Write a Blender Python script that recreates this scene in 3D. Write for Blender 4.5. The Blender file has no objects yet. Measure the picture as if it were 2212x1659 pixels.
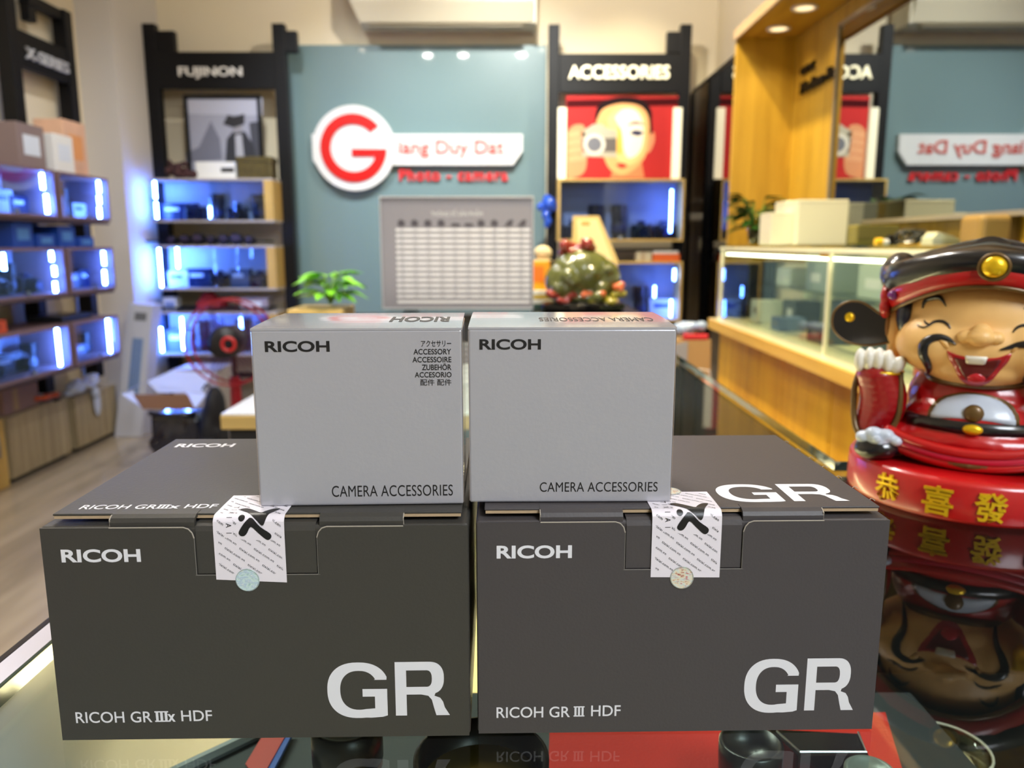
import bpy, bmesh, math, random
from mathutils import Vector, Matrix
from mathutils.bvhtree import BVHTree
random.seed(7)
SC = bpy.context.scene
COL = SC.collection
PI = math.pi

# ------------------------------------------------------------------ camera, world, lights, exposure
PITCH = math.radians(10.09)
CT, ST = math.cos(PITCH), math.sin(PITCH)
F = 1700.0
CAMZ = 1.08
cd = bpy.data.cameras.new('camera')
cam = bpy.data.objects.new('camera', cd); COL.objects.link(cam)
cam.location = (0, 0, CAMZ)
cam.rotation_euler = (PI/2 - PITCH, 0, 0)
cd.sensor_width = 36.0
cd.lens = F/2212*36
cd.clip_start = 0.01
cd.dof.use_dof = True
cd.dof.focus_distance = 0.30
cd.dof.aperture_fstop = 12.5
SC.camera = cam

SC.view_settings.view_transform = 'Standard'
SC.view_settings.look = 'None'
SC.view_settings.gamma = 1.0
SC.view_settings.use_curve_mapping = False
SC.view_settings.exposure = 0.5
SC.cycles.use_denoising = True
SC.cycles.max_bounces = 10
SC.cycles.transparent_max_bounces = 24
SC.cycles.caustics_reflective = False
SC.cycles.caustics_refractive = False
SC.cycles.sample_clamp_indirect = 6.0

wd = bpy.data.worlds.new('world'); SC.world = wd; wd.use_nodes = True
wd.node_tree.nodes['Background'].inputs[0].default_value = (0.9, 0.92, 1.0, 1)
wd.node_tree.nodes['Background'].inputs[1].default_value = 0.05

def light(name, kind, loc, energy, color, size=0.1, target=None, spot=60, blend=0.5, sizey=None):
    l = bpy.data.lights.new(name, kind); l.energy = energy; l.color = color
    if kind == 'AREA':
        l.size = size
        if sizey: l.shape = 'RECTANGLE'; l.size_y = sizey
    else:
        l.shadow_soft_size = size
    if kind == 'SPOT':
        l.spot_size = math.radians(spot); l.spot_blend = blend
    o = bpy.data.objects.new(name, l); COL.objects.link(o); o.location = loc
    if target is not None:
        o.rotation_euler = (Vector(target) - Vector(loc)).to_track_quat('-Z', 'Y').to_euler()
    return o

CEIL = 3.0
WARM = (1.0, 0.80, 0.50); NEUT = (1.0, 0.93, 0.84); COOL = (0.45, 0.62, 1.0)
# added soft fill behind the photographer, no fixture there: lights the front of the boxes
light('front_fill_light', 'AREA', (1.05, -1.2, 2.5), 54, (0.86, 0.92, 1.0), 1.0, (0, 0.3, 0.95), sizey=1.0)
SPOTS = [(-0.5, 1.76), (-0.87, 1.76), (0.1, 1.78)]          # the three seen mirrored in the blue panel
for (x, y) in SPOTS:
    light('spot_lamp', 'SPOT', (x, y, 2.955), 34, NEUT, 0.035, (x*0.4, y-0.6, 0.9), 90, 0.6)
LAMPS = [(0.30, 2.0, 190, (1.0, .80, .42), (0.95, 2.1, 0.4), 85), (0.30, 3.3, 150, (1.0, .82, .48), (0.95, 3.3, 0.5), 85),
         (-1.2, 3.3, 55, (.88, .92, 1.0), (-1.5, 3.5, 0), 130), (-1.5, 2.0, 30, (.9, .93, 1.0), (-1.9, 2.2, 0), 120),
         (0.0, 3.4, 72, NEUT, (0, 5.0, 1.6), 140)]
for (x, y, e, c, tg, sp) in LAMPS:
    light('spot_lamp', 'SPOT', (x, y, 2.955), e, c, 0.04, tg, sp, 0.7)
light('panel_wash_lamp', 'SPOT', (0.05, 3.3, 2.95), 170, (0.97, 1.0, 0.95), 0.05, (-0.1, 5.17, 1.65), 55, 1.0)
light('panel_wash_lamp', 'SPOT', (-1.1, 3.3, 2.95), 100, (0.90, 0.97, 1.0), 0.05, (-0.95, 5.17, 1.3), 60, 1.0)
light('poster_wash_lamp', 'SPOT', (0.72, 4.1, 2.95), 62, (1.0, 0.90, 0.66), 0.05, (0.72, 5.1, 1.75), 58, 0.8)

# ------------------------------------------------------------------ helpers
def ray(px, py):
    a = (px-1106)/F; b = (829.5-py)/F
    return Vector((a, CT + b*ST, -ST + b*CT))
def at(px, py, Y):
    r = ray(px, py); s = Y/r.y
    return Vector((r.x*s, Y, CAMZ + r.z*s))
def atX(px, py, X):
    r = ray(px, py); s = X/r.x
    return Vector((X, r.y*s, CAMZ + r.z*s))
def atZ(px, py, Z):
    r = ray(px, py); s = (Z-CAMZ)/r.z
    return Vector((r.x*s, r.y*s, Z))

def lin(c):
    return tuple(((v/255/12.92) if v/255 <= 0.04045 else ((v/255+0.055)/1.055)**2.4) for v in c)
_m = {}
def M(name, col=(128,128,128), rough=0.5, metal=0.0, spec=0.5, coat=0.0, coat_rough=0.1, emit=None, es=1.0,
      bump=0.0, bscale=50.0, mott=0.0, mscale=8.0, trans=0.0, stretch=None):
    if name in _m: return _m[name]
    m = bpy.data.materials.new(name); m.use_nodes = True; nt = m.node_tree
    p = nt.nodes['Principled BSDF']; L = lin(col)
    p.inputs['Base Color'].default_value = (*L, 1)
    p.inputs['Roughness'].default_value = rough
    p.inputs['Metallic'].default_value = metal
    p.inputs['Specular IOR Level'].default_value = spec
    p.inputs['Coat Weight'].default_value = coat
    p.inputs['Coat Roughness'].default_value = coat_rough
    if trans: p.inputs['Transmission Weight'].default_value = trans
    if emit:
        p.inputs['Emission Color'].default_value = (*lin(emit), 1); p.inputs['Emission Strength'].default_value = es
    if bump or mott:
        tc = nt.nodes.new('ShaderNodeTexCoord'); mp = nt.nodes.new('ShaderNodeMapping')
        nt.links.new(tc.outputs['Object'], mp.inputs[0])
        if stretch: mp.inputs['Scale'].default_value = stretch
    if mott:
        n = nt.nodes.new('ShaderNodeTexNoise'); n.inputs['Scale'].default_value = mscale; n.inputs['Detail'].default_value = 5
        nt.links.new(mp.outputs[0], n.inputs['Vector'])
        r = nt.nodes.new('ShaderNodeMix'); r.data_type = 'RGBA'
        r.inputs[6].default_value = (*[max(0, v*(1-mott)) for v in L], 1)
        r.inputs[7].default_value = (*[min(1, v*(1+mott)) for v in L], 1)
        nt.links.new(n.outputs['Fac'], r.inputs[0]); nt.links.new(r.outputs[2], p.inputs['Base Color'])
    if bump:
        n = nt.nodes.new('ShaderNodeTexNoise'); n.inputs['Scale'].default_value = bscale; n.inputs['Detail'].default_value = 3
        nt.links.new(mp.outputs[0], n.inputs['Vector'])
        b = nt.nodes.new('ShaderNodeBump'); b.inputs['Strength'].default_value = bump; b.inputs['Distance'].default_value = 0.002
        nt.links.new(n.outputs['Fac'], b.inputs['Height']); nt.links.new(b.outputs[0], p.inputs['Normal'])
    _m[name] = m; return m

def glass(name, tint=(235,245,240), ior=1.5, rough=0.0, minr=0.0):
    if name in _m: return _m[name]
    m = bpy.data.materials.new(name); m.use_nodes = True; nt = m.node_tree; nt.nodes.clear()
    o = nt.nodes.new('ShaderNodeOutputMaterial'); mx = nt.nodes.new('ShaderNodeMixShader')
    fr = nt.nodes.new('ShaderNodeFresnel'); fr.inputs[0].default_value = ior
    tr = nt.nodes.new('ShaderNodeBsdfTransparent'); tr.inputs[0].default_value = (*lin(tint), 1)
    gl = nt.nodes.new('ShaderNodeBsdfGlossy'); gl.inputs['Roughness'].default_value = rough
    ge = nt.nodes.new('ShaderNodeNewGeometry'); iv = nt.nodes.new('ShaderNodeMapRange')   # same reflectance on both sides of a thin pane
    iv.inputs[3].default_value = ior; iv.inputs[4].default_value = 1/ior
    nt.links.new(ge.outputs['Backfacing'], iv.inputs[0]); nt.links.new(iv.outputs[0], fr.inputs[0])
    mr = nt.nodes.new('ShaderNodeMapRange'); mr.inputs[3].default_value = minr
    nt.links.new(fr.outputs[0], mr.inputs[0]); nt.links.new(mr.outputs[0], mx.inputs[0])
    nt.links.new(tr.outputs[0], mx.inputs[1]); nt.links.new(gl.outputs[0], mx.inputs[2]); nt.links.new(mx.outputs[0], o.inputs[0])
    _m[name] = m; return m

def wood(name, c1, c2, rough=0.45, axis='Z', scale=6.0, coat=0.0):
    if name in _m: return _m[name]
    m = bpy.data.materials.new(name); m.use_nodes = True; nt = m.node_tree
    p = nt.nodes['Principled BSDF']; p.inputs['Roughness'].default_value = rough; p.inputs['Coat Weight'].default_value = coat
    tc = nt.nodes.new('ShaderNodeTexCoord'); mp = nt.nodes.new('ShaderNodeMapping')
    s = {'Z': (3, 3, .25), 'X': (.25, 3, 3), 'Y': (3, .25, 3)}[axis]
    mp.inputs['Scale'].default_value = s
    n = nt.nodes.new('ShaderNodeTexNoise'); n.inputs['Scale'].default_value = scale; n.inputs['Detail'].default_value = 6; n.inputs['Distortion'].default_value = .6
    cr = nt.nodes.new('ShaderNodeValToRGB')
    cr.color_ramp.elements[0].position = .35; cr.color_ramp.elements[0].color = (*lin(c1), 1)
    cr.color_ramp.elements[1].position = .65; cr.color_ramp.elements[1].color = (*lin(c2), 1)
    nt.links.new(tc.outputs['Object'], mp.inputs[0]); nt.links.new(mp.outputs[0], n.inputs['Vector'])
    nt.links.new(n.outputs['Fac'], cr.inputs[0]); nt.links.new(cr.outputs[0], p.inputs['Base Color'])
    _m[name] = m; return m

W = {}      # world matrix of each thing / part
def world_of(o):
    return W.get(o.name, Matrix.Identity(4)) if o else Matrix.Identity(4)
def tag(o, label=None, cat=None, group=None, kind=None):
    if label: o['label'] = label
    if cat: o['category'] = cat
    if group: o['group'] = group
    if kind: o['kind'] = kind
    return o
def thing(name, label, cat, loc=(0,0,0), rz=0.0, group=None, rot=None):
    o = bpy.data.objects.new(name, None); COL.objects.link(o); o.empty_display_size = .02
    m = Matrix.Translation(loc) @ (rot.to_4x4() if rot is not None else Matrix.Rotation(rz, 4, 'Z'))
    o.matrix_world = m; W[o.name] = m.copy()
    return tag(o, label, cat, group)
def link(name, bm, mat, parent=None, local=False, smooth=False, label=None, kind=None):
    """one mesh object out of a bmesh; geometry is given in world space unless local"""
    if not local and parent is not None:
        bm.transform(world_of(parent).inverted())
    me = bpy.data.meshes.new(name); bmesh.ops.recalc_face_normals(bm, faces=bm.faces) if len(bm.faces) < 60000 else None
    bm.to_mesh(me); bm.free()
    if smooth:
        for p in me.polygons: p.use_smooth = True
    for mm in (mat if isinstance(mat, (list, tuple)) else [mat]): me.materials.append(mm)
    o = bpy.data.objects.new(name, me); COL.objects.link(o)
    if parent is not None:
        o.parent = parent
        W[o.name] = world_of(parent)
    return tag(o, label, kind=kind)
def struct(name, bm, mat, parent=None, **k):
    o = link(name, bm, mat, parent, **k)
    if parent is None: o['kind'] = 'structure'
    return o
def box(bm, x0, x1, y0, y1, z0, z1, bev=0.0, seg=2, mat=None):
    r = bmesh.ops.create_cube(bm, size=1.0, matrix=Matrix.Translation(((x0+x1)/2, (y0+y1)/2, (z0+z1)/2)) @ Matrix.Diagonal((abs(x1-x0), abs(y1-y0), abs(z1-z0), 1)))
    vs = r['verts']
    if bev:
        es = list({e for v in vs for e in v.link_edges})
        bmesh.ops.bevel(bm, geom=es, offset=bev, segments=seg, affect='EDGES', profile=.5)
    return bm
def B(x0, x1, y0, y1, z0, z1, bev=0.0, seg=2):
    return box(bmesh.new(), x0, x1, y0, y1, z0, z1, bev, seg)
def cyl(bm, p0, p1, r0, r1=None, seg=20, caps=True):
    p0 = Vector(p0); p1 = Vector(p1); r1 = r0 if r1 is None else r1
    d = p1-p0; L = d.length
    m = Matrix.Translation((p0+p1)/2) @ d.to_track_quat('Z', 'Y').to_matrix().to_4x4()
    bmesh.ops.create_cone(bm, cap_ends=caps, segments=seg, radius1=r0, radius2=r1, depth=L, matrix=m)
    return bm
def ell(bm, c, r, u=20, v=12, rot=None):
    r = (r, r, r) if not isinstance(r, (tuple, list)) else r
    m = Matrix.Translation(c) @ (rot.to_4x4() if rot is not None else Matrix.Identity(4)) @ Matrix.Diagonal((r[0], r[1], r[2], 1))
    bmesh.ops.create_uvsphere(bm, u_segments=u, v_segments=v, radius=1.0, matrix=m)
    return bm
def lathe(bm, c, prof, seg=32, m=None):
    """prof: list of (r, z)"""
    rings = []
    for (r, z) in prof:
        rings.append([bm.verts.new((m @ Vector((r*math.cos(2*PI*k/seg), r*math.sin(2*PI*k/seg), z)) if m else Vector((c[0]+r*math.cos(2*PI*k/seg), c[1]+r*math.sin(2*PI*k/seg), c[2]+z)))) for k in range(seg)])
    for a, b in zip(rings, rings[1:]):
        for k in range(seg):
            bm.faces.new((a[k], a[(k+1) % seg], b[(k+1) % seg], b[k]))
    for rg in (rings[0], rings[-1]):
        try: bm.faces.new(rg)
        except ValueError: pass
    return bm
def tube(bm, pts, rad, seg=8, closed=False):
    pts = [Vector(p) for p in pts]; n = len(pts)
    rad = [rad]*n if not isinstance(rad, (list, tuple)) else rad
    rings = []; up = Vector((0.13, 0.21, 1)).normalized()
    for i, p in enumerate(pts):
        a = pts[(i-1) % n] if (closed or i > 0) else p
        b = pts[(i+1) % n] if (closed or i < n-1) else p
        t = (b-a).normalized()
        s = t.cross(up)
        if s.length < 1e-3: s = t.cross(Vector((1, 0, 0)))
        s.normalize(); q = s.cross(t)
        rings.append([bm.verts.new(p + rad[i]*(math.cos(2*PI*k/seg)*s + math.sin(2*PI*k/seg)*q)) for k in range(seg)])
    rr = list(zip(rings, rings[1:]))
    if closed: rr.append((rings[-1], rings[0]))
    for a, b in rr:
        for k in range(seg):
            bm.faces.new((a[k], a[(k+1) % seg], b[(k+1) % seg], b[k]))
    if not closed:
        bm.faces.new(rings[0]); bm.faces.new(rings[-1][::-1])
    return bm
def spl(ps, n=6):
    """Catmull-Rom through points of any dimension"""
    out = []
    for i in range(len(ps)-1):
        p0 = ps[max(i-1, 0)]; p1 = ps[i]; p2 = ps[i+1]; p3 = ps[min(i+2, len(ps)-1)]
        for k in range(n):
            t = k/n
            out.append(tuple(.5*((2*b) + (-a+c)*t + (2*a-5*b+4*c-d)*t*t + (-a+3*b-3*c+d)*t**3) for a, b, c, d in zip(p0, p1, p2, p3)))
    out.append(tuple(ps[-1])); return out
def prism(bm, poly, fn, w0=0.0, w1=1.0):
    """poly: 2-D outline; fn(u, v, w) -> point. Makes an extruded plate"""
    a = [bm.verts.new(fn(u, v, w0)) for u, v in poly]; b = [bm.verts.new(fn(u, v, w1)) for u, v in poly]
    n = len(poly)
    for ring in (a, b):
        if n <= 4: bm.faces.new(ring); continue
        es = [bm.edges.new((ring[k], ring[(k+1) % n])) for k in range(n)]
        bmesh.ops.triangle_fill(bm, use_beauty=True, use_dissolve=False, edges=es)
    for k in range(n): bm.faces.new((a[k], b[k], b[(k+1) % n], a[(k+1) % n]))
    return bm
def flat(bm, poly, fn):
    vs = [bm.verts.new(fn(u, v)) for u, v in poly]; n = len(vs)
    if n <= 4: bm.faces.new(vs); return bm
    es = [bm.edges.new((vs[k], vs[(k+1) % n])) for k in range(n)]
    bmesh.ops.triangle_fill(bm, use_beauty=True, use_dissolve=False, edges=es); return bm

_tx = {}
def glyphs(s, bold=0.0, extrude=0.0, spacing=1.0):
    k = (s, bold, extrude, spacing)
    if k in _tx: return _tx[k]
    c = bpy.data.curves.new('tmp', 'FONT'); c.body = s; c.offset = bold; c.extrude = extrude; c.space_character = spacing; c.resolution_u = 5
    o = bpy.data.objects.new('tmp', c); COL.objects.link(o)
    dg = bpy.context.evaluated_depsgraph_get(); dg.update()
    me = bpy.data.meshes.new_from_object(o.evaluated_get(dg), depsgraph=dg)
    vs = [v.co.copy() for v in me.vertices]; fs = [tuple(p.vertices) for p in me.polygons]
    bpy.data.objects.remove(o); bpy.data.curves.remove(c); bpy.data.meshes.remove(me)
    x0 = min(v.x for v in vs); x1 = max(v.x for v in vs); y0 = min(v.y for v in vs); y1 = max(v.y for v in vs)
    e = max(extrude, 1e-9)
    out = ([((v.x-x0)/(x1-x0), (v.y-y0)/(y1-y0), (v.z/e+1)/2) for v in vs], fs, (x1-x0)/(y1-y0))
    _tx[k] = out; return out
def text(bm, s, fn, bold=0.0, extrude=0.0, spacing=1.0, keep=None):
    """fn maps (u, v, w) in the unit box of the text to a point"""
    vs, fs, asp = glyphs(s, bold, extrude, spacing)
    nv = [bm.verts.new(fn(*v)) for v in vs]
    for f in fs:
        if keep and not keep(sum(vs[i][0] for i in f)/len(f), sum(vs[i][1] for i in f)/len(f)): continue
        try: bm.faces.new([nv[i] for i in f])
        except ValueError: pass
    bmesh.ops.delete(bm, geom=[v for v in nv if not v.link_faces], context='VERTS')
    return bm
def fill_mapped(bm, loop, fn, cuts=5):
    """filled outline cut finely enough to follow a curved sheet"""
    b = bmesh.new(); vs = [b.verts.new((u, v, 0)) for u, v in loop]; n = len(vs)
    es = [b.edges.new((vs[k], vs[(k+1) % n])) for k in range(n)]
    bmesh.ops.triangle_fill(b, use_beauty=True, use_dissolve=False, edges=es)
    for k in range(3):
        long_ = [e for e in b.edges if e.calc_length() > .7]
        if not long_: break
        bmesh.ops.subdivide_edges(b, edges=long_, cuts=2, use_grid_fill=False); bmesh.ops.triangulate(b, faces=b.faces)
    mp = {v: bm.verts.new(fn(v.co.x, v.co.y)) for v in b.verts}
    for f in b.faces: bm.faces.new([mp[v] for v in f.verts])
    b.free(); return bm
def rect_fn(Y, x0, x1, z0, z1, d=0.0):
    return lambda u, v, w=0.0: Vector((x0+(x1-x0)*u, Y-d*w, z0+(z1-z0)*v))
def px_fn(Y, pxa, pya, pxb, pyb, d=0.0):
    """text rectangle given by its top left and bottom right picture points on the vertical plane y = Y"""
    a = at(pxa, pyb, Y); b = at(pxb, pya, Y)
    return rect_fn(Y, a.x, b.x, a.z, b.z, d)
def remesh(bm, vox, smooth=6, fac=.5):
    me = bpy.data.meshes.new('tmp'); bm.to_mesh(me); bm.free()
    o = bpy.data.objects.new('tmp', me); COL.objects.link(o)
    r = o.modifiers.new('r', 'REMESH'); r.mode = 'VOXEL'; r.voxel_size = vox
    s = o.modifiers.new('s', 'SMOOTH'); s.iterations = smooth; s.factor = fac
    dg = bpy.context.evaluated_depsgraph_get(); dg.update()
    m2 = bpy.data.meshes.new_from_object(o.evaluated_get(dg), depsgraph=dg)
    out = bmesh.new(); out.from_mesh(m2)
    bpy.data.objects.remove(o); bpy.data.meshes.remove(me); bpy.data.meshes.remove(m2)
    return out
ORD = ['first', 'second', 'third', 'fourth', 'fifth', 'sixth', 'seventh', 'eighth', 'ninth', 'tenth', 'eleventh', 'twelfth']

# ------------------------------------------------------------------ common materials
m_cream = M('cream_plaster', (226,213,184), .8, bump=.15, bscale=60)
m_black = M('black_powder_coat', (9,9,12), .5, spec=.25)
m_blackgloss = M('black_gloss', (10,10,12), .15)
m_white = M('white_board', (225,225,222), .5)
m_oak = wood('pale_oak', (176,140,70), (200,166,92), .5)
m_yellowoak = wood('golden_oak', (180,140,36), (206,164,52), .5)
m_greyoak = wood('grey_oak', (150,134,104), (176,160,126), .55)
m_oakx = wood('pale_oak_edge', (198,166,96), (214,182,112), .45, axis='X')
m_kraft = M('kraft_card', (176,152,120), .8, mott=.12, mscale=300)
m_metal = M('brushed_steel', (170,172,175), .3, metal=1)
m_led = M('led_strip', (255,255,255), emit=(105,150,255), es=150)
m_ledsoft = M('led_strip_blue', (255,255,255), emit=(105,140,255), es=55)
m_glass = glass('clear_glass')
m_caseglass = glass('case_glass', (225,235,250))
m_bluein = M('case_lining', (140,165,205), .6)
m_darkbody = M('camera_black', (22,26,34), .35)
m_lensglass = M('lens_glass', (20,30,60), .08, coat=1)
m_greyplastic = M('grey_plastic', (110,112,116), .4)
m_letter = M('white_letters', (235,232,225), .4)
m_steelgrey = M('grey_card', (120,125,128), .6)

# ------------------------------------------------------------------ the room
struct('floor', B(-3.2, 2.4, -2.2, 5.3, -.05, 0), wood('floor_boards', (146,132,112), (172,157,135), .2, axis='Y', scale=4, coat=.2))
struct('ceiling', B(-3.2, 2.4, -2.2, 5.3, CEIL, CEIL+.05), M('ceiling_paint', (215,208,190), .85))
struct('wall_back', B(-3.2, 2.4, 5.2, 5.3, 0, CEIL), m_cream)
struct('wall_left', B(-2.5, -2.4, -2.2, 5.2, 0, CEIL), m_cream)
struct('wall_right', B(1.275, 1.40, -2.2, 5.2, 0, CEIL), m_cream)
struct('wall_front', B(-3.2, 2.4, -2.3, -2.2, 0, CEIL), M('front_plaster', (190,180,160), .8))
struct('pillar', B(-2.4, -2.2, 4.6, 5.2, 0, CEIL), M('pillar_paint', (206,200,192), .75))
# recessed lamps
for i, (x, y, e, c_, tg, sp) in enumerate(LAMPS):
    t = thing('ceiling_downlight', 'recessed round ceiling downlight, ' + ['over the aisle by the sales counter', 'close to the oak alcove end', 'over the fan and open carton', 'over the left wall cases', 'in front of the notice board'][i], 'downlight', (x, y, CEIL))
    link('ring', lathe(bmesh.new(), (x, y, CEIL), [(.055, 0), (.055, -.012), (.042, -.012), (.04, -.004), (.03, -.002)]), m_white, t)
    link('lens', cyl(bmesh.new(), (x, y, CEIL-.0035), (x, y, CEIL-.0015), .036), M('down_lens', emit=(255,240,215), es=30), t)
for i, (x, y) in enumerate(SPOTS):
    t = thing('ceiling_spotlight', ['recessed ceiling spotlight in the middle of the three over the counter aisle', 'recessed ceiling spotlight closest to the left wall', 'recessed ceiling spotlight nearest the oak alcove'][i], 'spotlight', (x, y, CEIL))
    b = lathe(bmesh.new(), (x, y, CEIL), [(.065, 0), (.065, -.012), (.052, -.012), (.05, -.004), (.047, -.002)]); link('ring', b, m_white, t)
    b = cyl(bmesh.new(), (x, y, CEIL-.0035), (x, y, CEIL-.0015), .046); link('lens', b, M('spot_lens', emit=(255,250,240), es=380), t)
# ------------------------------------------------------------------ the display counter that carries the boxes
T = 0.90
m_counterglass = glass('counter_glass', (222,236,230), 1.52)
m_gedge = M('glass_edge_green', (30,62,62), .15, coat=1)
def gplate(x0, x1, y0, y1, z0, z1): return B(x0, x1, y0, y1, z0, z1)
cnt = thing('display_counter', 'long low glass-topped display counter carrying the camera boxes', 'counter', (0.03, .6, 0))
GX0, GX1, GY1, GBY = -.212, .272, 1.45, .64
# top glass: one L-shaped sheet
bm = bmesh.new()
poly = [(GX0, -.35), (1.0, -.35), (1.0, GBY), (GX1, GBY), (GX1, GY1), (GX0, GY1)]
flat(bm, poly, lambda u, v: Vector((u, v, T)))
link('glass_top', bm, m_counterglass, cnt)
bm = bmesh.new()
for (a, b) in zip(poly, poly[1:]+poly[:1]):
    x0, x1 = sorted((a[0], b[0])); y0, y1 = sorted((a[1], b[1]))
    box(bm, x0-.0012, x1+.0012, y0-.0012, y1+.0012, T-.008, T-.0003)
link('glass_edge', bm, m_gedge, cnt)
b = bmesh.new()
box(b, -.2275, -.2245, -.35, GY1, T-.03, T-.0005)
link('side_ledge', B(-.2243, -.2136, -.35, GY1, T-.02, T-.0008), M('pale_ledge', (206,202,214), .3, coat=.3), cnt)
link('side_rail', b, M('rail_dark', (46,42,44), .3, metal=.6), cnt)
link('side_panel', B(-.2215, -.214, -.35, GY1, .05, T-.012), M('pale_counter_panel', (205,205,215), .35), cnt)
link('back_panel', B(GX1+.002, 1.0, GBY-.014, GBY-.004, .05, T-.012), m_black, cnt)
link('aisle_panel', B(GX1-.008, GX1, GBY, GY1, .05, T-.012), m_black, cnt)
link('deck', B(-.21, .262, -.34, GY1-.01, .56, .575), wood('cream_wood_deck', (206,186,138), (228,210,166), .4, axis='Y', scale=5), cnt)
link('deck', B(.28, .99, -.34, GBY-.015, .70, .715), M('dark_deck', (14,15,17), .5), cnt)
link('plinth', B(-.2, .95, -.3, GBY-.03, 0, .05), m_black, cnt)
# added glowing strip, hidden behind the boxes, that brightens the counter deck
link('deck_fill_strip', B(.0, .01, .42, 1.3, .70, .71), M('deck_fill_strip', emit=(255,228,176), es=32), cnt)

# shelf of the showcase under the boxes
def on(px, py, z): return atZ(px, py, z)
tray = thing('display_tray', 'dark display tray with a pale slanting rim inside the counter', 'tray', (0, .3, .8))
p0, p1 = on(399, 1659, .80), on(525, 1599, .80)
d = (p1-p0); far = p1 + d*2.2; near = p0 - d*3
poly = [(near.x, near.y), (.255, near.y), (.255, far.y), (far.x, far.y)]
bm = prism(bmesh.new(), poly, lambda u, v, w: Vector((u, v, .797-.006*w))); link('mat', bm, M('dark_mat', (38,44,50), .6), tray)
bm = tube(bmesh.new(), [(near.x, near.y, .800), (far.x, far.y, .800)], .0035, 6); link('rim', bm, M('pale_rim', (165,178,188), .25, coat=.5), tray)
def under(px, py, z): v = atZ(px, py, z); return v
cl = [(1190, 1590), (1575, 1580), (1900, 1570), (1890, 1700), (1190, 1700)]
bm = prism(bmesh.new(), [tuple(under(a, b, .806)[:2]) for a, b in [(1188, 1560), (1912, 1540), (1990, 1800), (1180, 1800)]], lambda u, v, w: Vector((u, v, .8065-.004*w)))
o = link('red_cloth', bm, M('red_felt', (205,32,14), .75, bump=.3, bscale=600)); tag(o, 'bright red display cloth under glass below the right dark box', 'cloth')
bm = prism(bmesh.new(), [tuple(under(a, b, .806)[:2]) for a, b in [(560, 1560), (640, 1560), (560, 1720), (560, 1700)]], lambda u, v, w: Vector((u, v, .802-.002*w)))
bm = bmesh.new(); q = [under(a, b, .803) for a, b in [(625, 1570), (640, 1570), (578, 1690), (560, 1690)]]
prism(bm, [(v.x, v.y) for v in q], lambda u, v, w: Vector((u, v, .8035-.002*w)))
o = link('folded_leaflet', bm, M('leaflet_blue', (40,90,190), .4))
tag(o, 'blue and red folded leaflet inside the counter under the left box', 'leaflet')
q = [under(a, b, .8045) for a, b in [(575, 1575), (624, 1575), (560, 1690), (530, 1650)]]
bm = prism(bmesh.new(), [(v.x, v.y) for v in q], lambda u, v, w: Vector((u, v, .8045-.0008*w))); link('red_panel', bm, M('leaflet_red', (200,50,40), .4), o)
# lens on a white dish
c = on(752, 1640, .845); t = thing('hooded_lens', 'black hooded lens standing on a white dish inside the counter', 'lens', (c.x, c.y, .80))
link('barrel', lathe(bmesh.new(), (c.x, c.y, .806), [(.013, 0), (.0155, .004), (.0155, .03), (.0145, .032), (.0145, .038), (.0162, .04), (.0162, .058), (.0140, .0585), (.013, .05), (0.001, .05)], 40), M('lens_black', (18,18,20), .3), t, smooth=True)
link('brass_ring', lathe(bmesh.new(), (c.x, c.y, .842), [(.0158, 0), (.0158, .003)], 40), M('brass', (150,110,50), .3, metal=1), t)
t = thing('white_dish', 'round white dish under the hooded lens inside the counter', 'dish', (c.x, c.y, .80))
link('bowl', lathe(bmesh.new(), (c.x, c.y, .798), [(.016, .001), (.023, .003), (.0235, .005), (.019, .0055), (.0155, .004)], 40), m_white, t, smooth=True)
# wide lens with gold side
c = on(1040, 1662, .862); t = thing('wide_lens', 'wide black lens with a gold side band inside the counter', 'lens', (c.x, c.y, .80))
link('barrel', lathe(bmesh.new(), (c.x, c.y, .80), [(.027, 0), (.0275, .06), (.0285, .061), (.0285, .068), (.0265, .0685), (.0255, .055), (.018, .05), (.001, .05)], 48), M('lens_black', ), t, smooth=True)
link('gold_band', lathe(bmesh.new(), (c.x, c.y, .81), [(.0279, 0), (.0279, .046)], 48), M('gold_band', (170,140,70), .3, metal=.8), t)
# black lens on the cloth
c = on(1622, 1612, .835); t = thing('compact_lens', 'small black lens standing on the red cloth', 'lens', (c.x, c.y, .806))
link('barrel', lathe(bmesh.new(), (c.x, c.y, .807), [(.012, 0), (.0145, .004), (.0155, .022), (.0155, .03), (.0135, .031), (.012, .024), (.001, .022)], 40), M('lens_black'), t, smooth=True)
link('print_mark', B(c.x+.001, c.x+.006, c.y-.0158, c.y-.0155, .822, .824), m_greyplastic, t)
# folding camera like block
a = on(1775, 1640, .82); t = thing('folding_camera', 'glossy black folding camera beside the grey cap in the counter', 'camera', (a.x, a.y, .81))
bm = bmesh.new(); prism(bm, [(-.016, -.010), (.019, -.010), (.022, .008), (-.024, .012)], lambda u, v, w: Vector((a.x+u, a.y+v, .811+.018*w))); link('body', bm, m_blackgloss, t)
bm = tube(bmesh.new(), [(a.x-.021, a.y+.008, .8305), (a.x-.015, a.y-.009, .8305), (a.x+.018, a.y-.009, .8305), (a.x+.021, a.y+.007, .8305)], .0006, 6); link('chrome_edge', bm, m_metal, t)
c = on(1886, 1612, .85); t = thing('round_cap', 'round grey metal cap on the red cloth by the box corner', 'cap', (c.x, c.y, .806))
link('disc', lathe(bmesh.new(), (c.x, c.y, .81), [(.010, 0), (.010, .022), (.0118, .0225), (.0118, .027), (.0108, .028), (.009, .0282), (.0088, .0276), (.001, .0276)], 40), M('grey_cap', (120,128,124), .4, metal=.3), t, smooth=True)
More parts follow.
